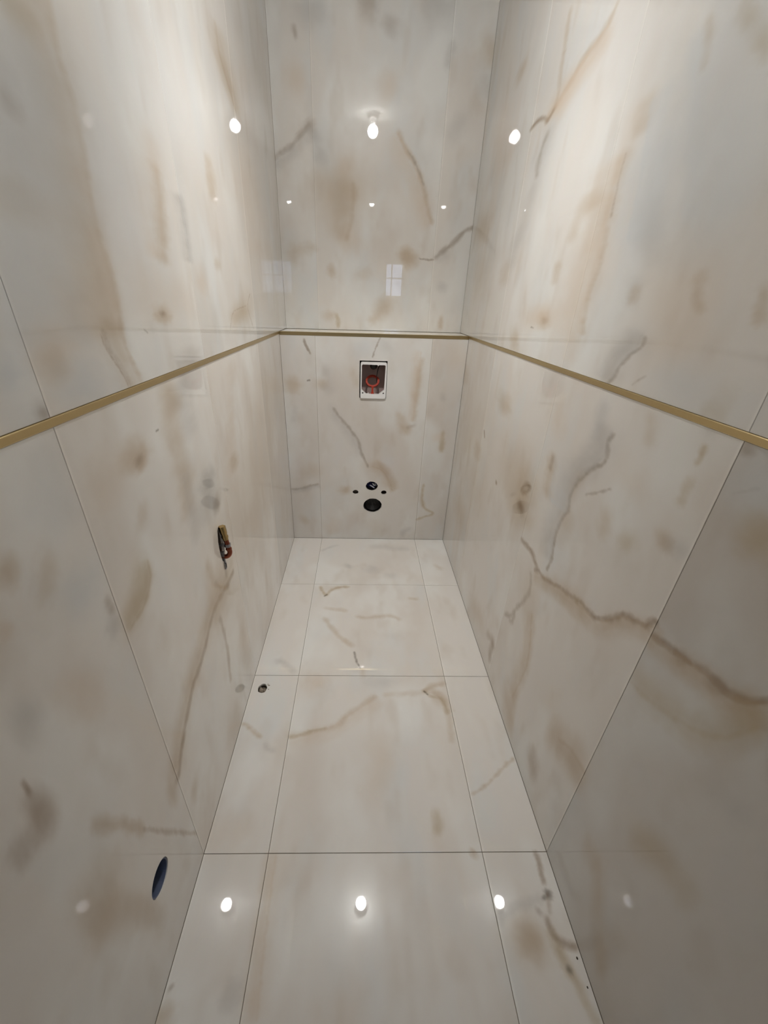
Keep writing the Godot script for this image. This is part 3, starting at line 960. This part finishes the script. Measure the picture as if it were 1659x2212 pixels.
const BACK_LOWER := [
	"K 0.0090 0.0090 0.62 1 - -0.153,0.839 -0.107,0.778 -0.024,0.674 0.007,0.586 0.044,0.500",
	"G 0.0300 0.0300 0.35 1 - -0.173,0.844 -0.123,0.778 -0.045,0.673 -0.009,0.585",
	"T 0.0400 0.0400 0.42 1 - 0.060,0.500 0.133,0.460 0.182,0.380",
	"T 0.0160 0.0160 0.4 1 - 0.109,0.525 0.162,0.437 0.195,0.346",
	"T 0.0450 0.0450 0.55 1 - -0.387,0.967 -0.353,0.958",
	"T 0.0300 0.0300 0.4 1 - -0.237,0.975 -0.200,0.966",
	"D 0.0060 0.0060 0.5 0 - -0.288,0.981 -0.273,0.984",
	"K 0.0070 0.0070 0.55 0 - -0.297,1.185 -0.280,1.144 -0.265,1.118",
	"G 0.0350 0.0350 0.4 1 - -0.188,1.042 -0.184,1.002",
	"G 0.0400 0.0400 0.3 1 - -0.200,0.954 -0.163,0.938",
	"T 0.0160 0.0160 0.42 1 - 0.313,1.104 0.308,1.049 0.306,0.990 0.299,0.882 0.297,0.779",
	"T 0.0300 0.0300 0.25 1 - 0.301,1.072 0.298,0.904",
	"T 0.0350 0.0350 0.55 1 - 0.231,0.762 0.254,0.723",
	"T 0.0200 0.0200 0.4 1 - 0.207,0.814 0.229,0.788",
	"B 0.0120 0.0120 0.3 1 - 0.264,0.736 0.302,0.756",
	"O 0.0150 0.0150 0.6 1 - 0.469,0.714 0.470,0.659 0.470,0.603",
	"P 0.0900 0.0900 0.4 1 - 0.460,1.177 0.530,1.100",
	"P 0.0300 0.0300 0.4 1 - 0.427,0.686 0.459,0.686",
	"K 0.0080 0.0080 0.55 1 - -0.414,0.344 -0.372,0.348 -0.332,0.358 -0.284,0.374 -0.250,0.384",
	"T 0.0500 0.0500 0.3 1 - -0.325,0.443 -0.257,0.488",
	"G 0.0200 0.0200 0.3 1 - -0.386,0.342 -0.301,0.359",
	"T 0.0300 0.0300 0.5 1 - -0.110,0.347 -0.071,0.350",
	"O 0.0090 0.0090 0.55 1 - 0.384,0.390 0.383,0.299 0.404,0.232 0.463,0.194 0.415,0.169 0.364,0.148",
	"T 0.0200 0.0200 0.4 1 - 0.376,0.318 0.397,0.238",
	"G 0.0180 0.0180 0.4 1 - 0.324,0.087 0.284,0.062 0.277,0.023",
	"P 0.0500 0.0500 0.45 1 - -0.141,0.130 -0.190,0.061",
	"T 0.0300 0.0300 0.3 1 - 0.637,0.233 0.652,0.207",
	"T 0.0300 0.0300 0.35 1 - -0.354,0.143 -0.332,0.117",
	"C 0.0600 0.0600 0.5 1 - 0.002,1.177 0.020,1.133",
	"K 0.0050 0.0050 0.4 0 - 0.094,1.201 0.072,1.157 0.057,1.107",
	"G 0.0500 0.0500 0.3 1 - 0.152,1.136 0.114,1.180",
	"T 0.0250 0.0250 0.3 1 - -0.052,1.040 -0.031,0.970",
	"G 0.0200 0.0200 0.3 1 - -0.356,0.840 -0.381,0.762",
	"T 0.0500 0.0500 0.22 1 - 0.105,0.134 0.117,0.049",
	"G 0.0180 0.0180 0.35 1 - 0.439,0.932 0.448,0.902",
	"G 0.0120 0.0120 0.35 1 - 0.556,1.054 0.566,1.019",
	"P 0.0500 0.0500 0.45 2 - 0.310,1.140 0.307,0.999 0.297,0.779",
	"T 0.0500 0.0500 0.4 3 - 0.066,0.500 0.142,0.458 0.195,0.346",
	"G 0.0300 0.0300 0.4 2 - -0.414,0.344 -0.247,0.384",
]

const BACK_UPPER := [
	"K 0.0120 0.0120 0.45 1 - -0.433,1.936 -0.395,1.961 -0.341,1.993 -0.294,2.032 -0.253,2.065",
	"K 0.0300 0.0300 0.35 1 - -0.263,2.061 -0.242,2.071",
	"G 0.0300 0.0300 0.35 1 - -0.239,2.033 -0.223,2.021",
	"G 0.0350 0.0350 0.35 1 - -0.212,1.961 -0.200,1.945",
	"T 0.0140 0.0140 0.5 1 - 0.151,2.054 0.184,2.002 0.239,1.939 0.280,1.866 0.316,1.771 0.342,1.716",
	"P 0.0500 0.0500 0.3 1 - 0.262,1.863 0.293,1.775",
	"K 0.0060 0.0060 0.35 1 - 0.198,1.989 0.246,1.932 0.285,1.864",
	"T 0.1300 0.1300 0.38 1 - -0.161,1.798 -0.094,1.827",
	"T 0.0200 0.0200 0.3 1 - -0.049,1.846 -0.042,1.802",
	"P 0.0600 0.0600 0.4 1 - -0.083,1.651 -0.059,1.623",
	"P 0.0500 0.0500 0.3 1 - -0.104,1.905 -0.072,1.948",
	"K 0.0120 0.0120 0.62 1 - 0.371,1.573 0.404,1.596 0.457,1.637 0.500,1.681 0.549,1.703",
	"G 0.0300 0.0300 0.35 1 - 0.384,1.565 0.428,1.596",
	"T 0.0450 0.0450 0.62 1 - 0.222,1.569 0.248,1.549",
	"K 0.0050 0.0050 0.4 0 - 0.287,1.566 0.336,1.562 0.362,1.564",
	"T 0.0300 0.0300 0.35 1 - 0.192,1.590 0.221,1.585",
	"T 0.0400 0.0400 0.42 1 - -0.342,1.586 -0.364,1.545",
	"T 0.0300 0.0300 0.4 1 - -0.318,1.596 -0.267,1.596",
	"T 0.0220 0.0220 0.45 1 - -0.165,1.520 -0.160,1.485",
	"T 0.0300 0.0300 0.25 1 - -0.034,1.488 0.026,1.498",
	"T 0.0450 0.0450 0.5 1 - 0.136,1.364 0.109,1.305",
	"T 0.0300 0.0300 0.35 1 - 0.094,1.300 0.049,1.272",
	"O 0.0120 0.0120 0.6 1 - -0.139,1.294 -0.134,1.267 -0.132,1.235",
	"T 0.0250 0.0250 0.35 1 - -0.209,1.293 -0.159,1.289",
	"G 0.0300 0.0300 0.35 1 - 0.397,1.440 0.439,1.437",
	"T 0.0140 0.0140 0.5 1 - 0.432,1.297 0.432,1.251",
	"G 0.0400 0.0400 0.42 1 - 0.451,2.109 0.425,2.077 0.386,2.052",
	"G 0.0200 0.0200 0.4 1 - 0.363,2.340 0.357,2.306 0.349,2.277",
	"T 0.0500 0.0500 0.45 1 - 0.513,2.324 0.546,2.304",
	"K 0.0350 0.0350 0.3 1 - 0.088,2.393 0.112,2.383",
	"K 0.0400 0.0400 0.35 1 - -0.009,2.413 -0.002,2.439 0.013,2.455",
	"K 0.0120 0.0120 0.45 1 - -0.306,2.373 -0.302,2.354 -0.299,2.337",
	"G 0.0500 0.0500 0.4 1 - -0.273,2.407 -0.196,2.429",
	"P 0.0500 0.0500 0.45 1 - -0.315,2.228 -0.295,2.200",
	"G 0.0500 0.0500 0.35 1 - 0.506,2.239 0.536,2.210",
	"G 0.0600 0.0600 0.4 1 - 0.262,2.448 0.311,2.439",
	"P 0.0500 0.0500 0.35 1 - 0.080,2.226 0.102,2.182",
	"P 0.0700 0.0700 0.45 2 - 0.151,2.054 0.239,1.939 0.280,1.866 0.340,1.716",
	"T 0.1200 0.1200 0.4 2 - -0.043,1.864 -0.042,1.765 -0.071,1.632",
	"G 0.0500 0.0500 0.4 2 - -0.433,1.936 -0.341,1.993 -0.252,2.066",
]

const RIGHT_UPPER := [
	"T 0.0233 0.0113 0.5 1 - 1.310,1.939 1.352,1.928 1.428,1.919 1.478,1.899 1.567,1.877 1.611,1.862",
	"P 0.0642 0.0293 0.4 1 - 1.441,1.908 1.499,1.893 1.592,1.870",
	"B 0.0159 0.0065 0.45 1 - 1.566,1.875 1.611,1.862 1.665,1.882 1.715,1.884 1.758,1.883",
	"T 0.0120 0.0067 0.4 1 - 1.289,1.961 1.310,1.939",
	"T 0.0159 0.0075 0.42 1 - 1.584,2.075 1.575,2.010 1.572,1.965 1.558,1.904 1.570,1.870",
	"P 0.0909 0.0403 0.4 1 - 1.538,1.906 1.560,1.870",
	"G 0.0633 0.0253 0.45 1 - 1.571,1.833 1.613,1.786 1.614,1.729",
	"K 0.0206 0.0082 0.4 1 - 1.588,1.828 1.627,1.778 1.618,1.730",
	"G 0.0599 0.0240 0.45 1 - 1.626,1.709 1.651,1.647 1.680,1.599 1.715,1.536 1.736,1.502",
	"T 0.0328 0.0174 0.4 1 - 1.060,1.729 1.053,1.704 1.052,1.683",
	"P 0.0583 0.0298 0.35 1 - 1.084,1.713 1.084,1.670",
	"T 0.0349 0.0164 0.42 1 - 1.092,1.654 1.094,1.628 1.099,1.605 1.097,1.548",
	"B 0.0062 0.0029 0.35 1 - 1.090,1.657 1.092,1.631 1.090,1.606 1.084,1.547",
	"T 0.0149 0.0064 0.42 1 - 1.090,1.531 1.082,1.453 1.098,1.390 1.082,1.312",
	"P 0.0858 0.0359 0.32 1 - 1.121,1.525 1.122,1.452 1.136,1.372",
	"T 0.0614 0.0260 0.38 1 - 1.192,1.602 1.223,1.585",
	"T 0.0343 0.0137 0.4 1 - 1.259,1.562 1.263,1.527",
	"T 0.0271 0.0108 0.4 1 - 1.314,1.474 1.312,1.429",
	"G 0.0293 0.0148 0.42 1 - 0.912,1.416 0.913,1.383",
	"T 0.0196 0.0099 0.4 1 - 0.912,1.408 0.915,1.387",
	"W 0.0317 0.0154 0.5 1 - 1.003,1.514 0.971,1.475 0.942,1.441",
	"C 0.0910 0.0461 0.5 1 - 0.995,1.634 0.980,1.567 0.950,1.489",
	"C 0.0843 0.0499 0.4 1 - 0.881,1.635 0.812,1.548 0.733,1.441",
	"G 0.0461 0.0239 0.3 1 - 0.955,1.549 0.873,1.452",
	"P 0.1156 0.0673 0.4 1 - 0.801,1.433 0.766,1.391 0.763,1.355",
	"T 0.0162 0.0099 0.35 1 - 0.748,1.423 0.734,1.390 0.717,1.371",
	"T 0.0141 0.0089 0.35 1 - 0.931,1.787 0.914,1.750 0.906,1.720",
	"O 0.0184 0.0127 0.45 1 - 0.854,1.768 0.832,1.745 0.798,1.712 0.765,1.682",
	"T 0.0140 0.0100 0.5 1 - 0.616,1.401 0.606,1.362",
	"T 0.0459 0.0184 0.6 1 - 1.342,1.342 1.321,1.323",
	"B 0.0208 0.0083 0.4 1 - 1.335,1.335 1.324,1.328",
	"D 0.0032 0.0032 0.5 0 - 1.428,1.307 1.399,1.306",
	"P 0.0882 0.0353 0.4 1 - 1.465,1.327 1.291,1.346",
	"T 0.0569 0.0245 0.45 1 - 1.959,2.100 1.977,2.083",
	"P 0.1281 0.0513 0.4 1 - 2.166,2.029 2.090,1.932 2.028,1.847",
	"T 0.1571 0.0629 0.4 1 - 2.235,1.714 2.235,1.662",
	"T 0.1507 0.0603 0.35 1 - 2.167,1.548 2.094,1.398",
	"T 0.0710 0.0284 0.4 1 - 1.795,1.491 1.783,1.452",
	"W 0.2024 0.0913 0.4 1 - 1.294,1.847 1.306,1.754 1.330,1.622",
	"W 0.1324 0.0740 0.35 1 - 1.387,1.974 1.205,1.885 1.071,1.806",
	"K 0.0067 0.0036 0.55 1 - 0.839,1.323 0.834,1.310 0.847,1.297 0.864,1.289 0.875,1.276 0.890,1.257 0.898,1.237 0.916,1.219",
	"G 0.0498 0.0261 0.4 1 - 0.866,1.326 0.891,1.285 0.914,1.239",
	"K 0.0043 0.0025 0.3 1 - 0.797,1.256 0.830,1.235",
	"T 0.0577 0.0231 0.45 1 - 1.571,1.290 1.537,1.223",
	"P 0.0820 0.0510 0.3 1 - 0.745,1.312 0.714,1.297",
	"O 0.0262 0.0194 0.3 1 - 0.614,1.260 0.612,1.233",
	"C 0.0588 0.0386 0.4 1 - 0.732,1.268 0.669,1.256",
	"P 0.0462 0.0196 0.35 1 - 1.124,1.309 1.118,1.242",
	"P 0.1568 0.0690 0.5 3 - 1.090,1.657 1.090,1.606 1.090,1.531 1.082,1.453 1.098,1.390 1.082,1.312",
	"G 0.0679 0.0364 0.5 3 - 0.840,1.325 0.847,1.297 0.875,1.276 0.898,1.237 0.916,1.219",
	"P 0.1123 0.0555 0.5 2 - 1.310,1.939 1.428,1.919 1.567,1.877",
	"C 0.1079 0.0546 0.6 2 - 1.046,1.721 1.031,1.663 1.014,1.588 1.001,1.494",
	"C 0.2491 0.1427 0.6 2 - 0.977,1.769 0.898,1.628 0.840,1.504",
]

const RIGHT_LOWER := [
	"T 0.3651 0.1523 0.35 1 - 1.884,0.939 1.838,0.775 1.815,0.567",
	"T 0.1225 0.0490 0.4 1 - 2.262,1.060 2.215,1.020",
	"T 0.0766 0.0306 0.55 1 - 1.563,1.059 1.531,1.014",
	"T 0.0602 0.0259 0.5 1 - 1.787,0.792 1.787,0.735",
	"T 0.1608 0.0919 0.35 1 - 1.947,0.397 1.897,0.353",
	"B 0.0063 0.0063 0.5 0 - 1.731,0.874 1.709,0.849",
	"B 0.0098 0.0098 0.5 0 - 1.476,0.738 1.462,0.736",
	"T 0.0291 0.0170 0.5 1 - 1.076,0.997 1.068,0.961 1.053,0.883",
	"B 0.0129 0.0073 0.4 1 - 1.072,0.994 1.070,0.953",
	"T 0.2118 0.1113 0.3 1 - 1.313,0.915 1.283,0.824",
	"P 0.0647 0.0311 0.3 1 - 1.120,1.158 1.095,1.061",
	"T 0.0834 0.0488 0.42 1 - 1.221,0.820 1.186,0.849",
	"B 0.0125 0.0074 0.35 1 - 1.228,0.810 1.215,0.840 1.170,0.857 1.177,0.834 1.215,0.809",
	"T 0.1081 0.0685 0.45 1 - 1.230,0.742 1.188,0.764",
	"B 0.0339 0.0216 0.5 1 - 1.206,0.763 1.188,0.756",
	"K 0.0085 0.0058 0.68 1 - 0.836,1.128 0.847,1.108 0.836,1.079 0.845,1.056 0.857,1.049 0.874,1.035 0.892,1.012 0.921,0.974 0.932,0.935 0.922,0.899 0.933,0.876 0.942,0.853 0.946,0.813 0.943,0.781 0.939,0.759 0.937,0.727 0.942,0.691",
	"G 0.0510 0.0317 0.42 1 - 0.858,1.131 0.871,1.067 0.908,1.024 0.938,0.961",
	"T 0.0378 0.0261 0.35 1 - 0.897,1.004 0.919,0.950 0.915,0.906 0.935,0.809",
	"W 0.0238 0.0164 0.5 1 - 0.874,0.996 0.903,0.938 0.900,0.907",
	"G 0.0273 0.0156 0.45 1 - 0.903,1.176 0.900,1.146 0.890,1.100",
	"K 0.0051 0.0036 0.35 1 - 0.870,0.969 0.829,0.992 0.787,1.022",
	"W 0.0898 0.0619 0.35 1 - 1.015,0.868 0.977,0.829",
	"B 0.0124 0.0097 0.62 1 - 1.140,0.673 1.094,0.676 1.043,0.678 1.026,0.669 1.001,0.665",
	"B 0.0076 0.0079 0.7 1 - 1.007,0.644 0.986,0.658 0.939,0.662 0.855,0.696 0.784,0.718 0.753,0.728 0.731,0.729 0.699,0.738 0.675,0.751 0.657,0.769 0.638,0.791 0.626,0.809 0.602,0.821 0.584,0.830 0.566,0.838 0.558,0.850 0.553,0.863 0.542,0.863",
	"T 0.0330 0.0316 0.4 1 - 0.940,0.652 0.862,0.682 0.789,0.704 0.735,0.719",
	"T 0.0177 0.0197 0.3 1 - 0.669,0.747 0.619,0.803 0.562,0.837",
	"O 0.0125 0.0124 0.4 1 - 0.795,0.715 0.749,0.727",
	"B 0.0058 0.0079 0.72 1 b 0.546,0.834 0.513,0.845 0.485,0.854 0.458,0.860 0.434,0.871 0.416,0.873 0.393,0.872 0.371,0.884 0.342,0.917",
	"B 0.0113 0.0147 0.45 1 b 0.482,0.849 0.467,0.856",
	"T 0.0199 0.0280 0.4 1 b 0.492,0.839 0.445,0.854 0.405,0.860 0.356,0.885",
	"B 0.0107 0.0153 0.4 1 b 0.420,0.863 0.396,0.869",
	"K 0.0112 0.0104 0.5 1 - 1.023,0.618 1.011,0.590 1.007,0.555 1.026,0.502 1.052,0.453 1.074,0.408 1.094,0.375 1.131,0.355",
	"K 0.0099 0.0099 0.45 1 - 1.057,0.413 1.061,0.386 1.083,0.363",
	"T 0.0839 0.0769 0.3 1 - 0.993,0.586 0.998,0.526",
	"B 0.0205 0.0223 0.5 1 - 1.241,0.140 1.200,0.163 1.168,0.165 1.178,0.116 1.171,0.070",
	"T 0.0342 0.0482 0.45 1 - 0.926,0.173 0.913,0.117 0.895,0.053",
	"T 0.0191 0.0223 0.3 1 - 0.949,0.516 0.909,0.414 0.897,0.323 0.924,0.152",
	"T 0.0463 0.0638 0.4 1 - 0.978,0.105 0.933,0.064",
	"T 0.0669 0.0631 0.4 1 - 1.477,0.088 1.334,0.133",
	"T 0.0388 0.0648 0.5 1 - 0.663,0.342 0.628,0.362 0.581,0.380 0.553,0.392",
	"T 0.0310 0.0494 0.35 1 - 0.663,0.342 0.689,0.275",
	"B 0.0266 0.0461 0.42 1 - 0.750,0.141 0.717,0.124 0.689,0.114",
	"O 0.0196 0.0308 0.28 1 b 0.508,0.729 0.426,0.748 0.365,0.794 0.331,0.866",
	"O 0.0249 0.0390 0.3 1 b 0.365,0.872 0.334,0.885",
	"T 0.0261 0.0204 0.42 1 - 0.777,0.971 0.766,0.927",
	"O 0.0270 0.0233 0.35 1 - 0.681,0.970 0.696,0.938",
	"T 0.0215 0.0196 0.45 1 - 0.619,1.010 0.597,0.998",
	"G 0.0196 0.0187 0.38 1 - 0.589,1.002 0.559,1.011",
	"T 0.0228 0.0152 0.3 1 - 0.749,1.190 0.724,1.143",
	"O 0.0076 0.0060 0.55 1 - 0.604,1.179 0.603,1.164 0.604,1.150",
	"O 0.0125 0.0104 0.4 1 - 0.603,1.123 0.605,1.102 0.603,1.079",
	"G 0.0160 0.0122 0.3 1 - 0.612,1.225 0.606,1.198",
	"P 0.0484 0.0352 0.25 1 - 0.767,1.080 0.706,1.055",
	"C 0.0536 0.0486 0.6 1 b 0.519,1.192 0.518,1.149 0.491,1.155",
	"G 0.0033 0.0031 0.4 1 b 0.523,1.133 0.511,1.143 0.492,1.156",
	"O 0.0337 0.0350 0.5 1 b 0.469,1.102 0.451,1.090",
	"K 0.0130 0.0111 0.45 1 b 0.541,1.201 0.529,1.200",
	"T 0.0208 0.0495 0.42 1 b 0.456,0.254 0.432,0.258 0.403,0.268",
	"O 0.0191 0.0449 0.35 1 b 0.382,0.453 0.342,0.506 0.307,0.520 0.278,0.527",
	"T 0.0177 0.0443 0.25 1 b 0.413,0.242 0.350,0.167 0.293,0.084",
	"G 0.0186 0.0360 0.3 1 b 0.335,0.728 0.292,0.741",
	"G 0.0826 0.0559 0.5 3 - 0.838,1.132 0.836,1.079 0.874,1.035 0.921,0.974 0.922,0.899 0.946,0.813 0.937,0.727",
	"T 0.0423 0.0439 0.5 3 - 1.007,0.644 0.855,0.696 0.731,0.729 0.673,0.753 0.626,0.809 0.558,0.850 0.537,0.866",
	"T 0.0316 0.0437 0.5 3 b 0.546,0.834 0.485,0.854 0.434,0.871 0.393,0.872 0.371,0.884 0.342,0.917",
	"O 0.0423 0.0650 0.26 2 b 0.539,0.704 0.487,0.717 0.426,0.748 0.365,0.794 0.332,0.869",
	"T 0.0514 0.0857 0.4 3 - 0.665,0.344 0.608,0.384 0.544,0.397",
	"T 0.0637 0.0744 0.4 3 - 0.949,0.516 0.909,0.414 0.897,0.323 0.924,0.152",
	"C 0.1214 0.0760 0.4 2 - 1.069,0.995 1.048,0.926 1.040,0.878 0.934,0.882",
]

const FLOOR := [
	"G 0.0220 0.0220 0.45 1 - -0.072,1.930 -0.056,1.908",
	"G 0.0120 0.0120 0.35 1 - -0.135,2.139 -0.183,2.111 -0.229,2.074",
	"G 0.0400 0.0400 0.3 1 - 0.055,1.896 0.094,1.879",
	"G 0.0300 0.0300 0.25 1 - 0.158,1.832 0.197,1.820",
	"T 0.0200 0.0200 0.3 1 - 0.450,1.932 0.473,1.904",
	"G 0.0300 0.0300 0.3 1 - 0.072,2.133 0.304,2.112",
	"O 0.0090 0.0090 0.6 1 - -0.205,1.726 -0.186,1.684 -0.172,1.654 -0.161,1.669 -0.141,1.700 -0.098,1.724 -0.050,1.725",
	"D 0.0060 0.0060 0.5 0 - -0.176,1.646 -0.165,1.662",
	"T 0.0200 0.0200 0.35 1 - -0.154,1.715 -0.073,1.729",
	"T 0.0140 0.0140 0.35 1 - -0.168,1.554 -0.112,1.548 -0.058,1.535",
	"T 0.0140 0.0140 0.42 1 - -0.007,1.496 0.038,1.490 0.086,1.497 0.153,1.505 0.199,1.479",
	"T 0.0140 0.0140 0.45 1 - -0.160,1.484 -0.134,1.438 -0.094,1.381 -0.058,1.341 -0.023,1.311",
	"D 0.0050 0.0050 0.55 1 - -0.014,1.273 -0.007,1.237 0.001,1.207 0.013,1.185",
	"O 0.0140 0.0140 0.45 1 - 0.269,1.635 0.305,1.632",
	"T 0.0140 0.0140 0.3 1 - 0.021,1.183 0.023,1.150",
	"T 0.0120 0.0120 0.5 1 - 0.357,1.113 0.327,1.104 0.297,1.091 0.266,1.071",
	"T 0.0140 0.0140 0.25 1 - 0.266,1.071 0.201,1.062 0.109,1.055",
	"O 0.0100 0.0100 0.55 1 - 0.267,1.073 0.292,1.054 0.323,1.042 0.336,1.017 0.344,0.978",
	"D 0.0050 0.0050 0.5 0 - 0.265,1.075 0.281,1.058",
	"T 0.0140 0.0140 0.35 1 - 0.344,0.978 0.343,0.922 0.340,0.870",
	"T 0.0300 0.0300 0.3 1 - 0.301,1.058 0.333,1.027",
	"O 0.0080 0.0080 0.6 1 - -0.236,0.881 -0.196,0.889 -0.157,0.903 -0.111,0.916",
	"T 0.0130 0.0130 0.4 1 - -0.111,0.916 -0.067,0.930 -0.038,0.967 0.009,1.006 0.072,1.047",
	"T 0.0200 0.0200 0.22 1 - -0.237,0.886 -0.132,0.903",
	"P 0.0500 0.0500 0.4 1 - 0.083,0.869 0.093,0.789 0.077,0.703",
	"O 0.0160 0.0160 0.55 1 - 0.249,0.644 0.249,0.620 0.242,0.596",
	"P 0.0200 0.0200 0.3 1 - 0.241,0.590 0.237,0.551",
	"T 0.0070 0.0070 0.45 1 - 0.371,0.697 0.405,0.713 0.432,0.730 0.481,0.768 0.541,0.808",
	"T 0.0090 0.0090 0.5 1 - -0.417,0.933 -0.393,0.926 -0.365,0.900 -0.339,0.882",
	"G 0.0120 0.0120 0.35 1 - -0.313,0.856 -0.300,0.836 -0.278,0.836",
	"P 0.0600 0.0600 0.35 1 - -0.397,0.595 -0.351,0.597",
	"G 0.0160 0.0160 0.35 1 - -0.346,1.215 -0.316,1.220 -0.291,1.191 -0.253,1.167",
	"P 0.0500 0.0500 0.35 1 - -0.199,1.117 -0.152,1.115",
	"G 0.0300 0.0300 0.25 1 - 0.036,1.123 0.149,1.112",
	"B 0.0080 0.0080 0.6 1 - 0.511,0.544 0.514,0.523 0.512,0.492 0.511,0.477",
	"D 0.0110 0.0110 0.6 1 - 0.508,0.458 0.512,0.453",
	"D 0.0070 0.0070 0.5 1 - 0.495,0.444 0.501,0.446",
	"B 0.0060 0.0060 0.35 1 - 0.511,0.454 0.501,0.417",
	"G 0.0140 0.0140 0.45 1 - 0.486,0.443 0.441,0.436 0.413,0.425 0.368,0.403",
	"K 0.0080 0.0080 0.35 1 - 0.472,0.422 0.480,0.413",
	"B 0.0090 0.0090 0.62 1 - 0.487,0.407 0.492,0.390 0.497,0.368 0.516,0.359 0.541,0.354",
	"O 0.0140 0.0140 0.6 1 - 0.492,0.379 0.496,0.351 0.502,0.324 0.508,0.313",
	"O 0.0120 0.0120 0.45 1 - 0.508,0.313 0.518,0.281 0.531,0.239",
	"D 0.0080 0.0080 0.45 1 - 0.504,0.319 0.507,0.314",
	"T 0.0350 0.0350 0.45 1 - 0.439,0.384 0.437,0.367",
	"T 0.0500 0.0500 0.25 1 - 0.389,0.356 0.439,0.367",
	"P 0.0300 0.0300 0.38 1 - -0.223,0.537 -0.218,0.440 -0.213,0.334 -0.211,0.259",
	"G 0.0300 0.0300 0.35 1 - -0.250,0.292 -0.260,0.285",
	"K 0.0060 0.0060 0.4 1 - -0.409,0.296 -0.405,0.302",
	"T 0.0300 0.0300 0.35 1 - -0.412,0.254 -0.399,0.257",
	"T 0.0120 0.0120 0.4 1 - 0.336,0.543 0.340,0.536",
	"P 0.0500 0.0500 0.3 1 - -0.025,0.253 -0.010,0.247",
	"P 0.0500 0.0500 0.4 2 - -0.236,0.881 -0.111,0.916 -0.038,0.967 0.072,1.047",
	"P 0.0400 0.0400 0.5 2 - -0.214,0.543 -0.212,0.440 -0.207,0.334 -0.199,0.252",
	"T 0.0300 0.0300 0.4 3 - 0.267,1.073 0.323,1.042 0.344,0.978",
]
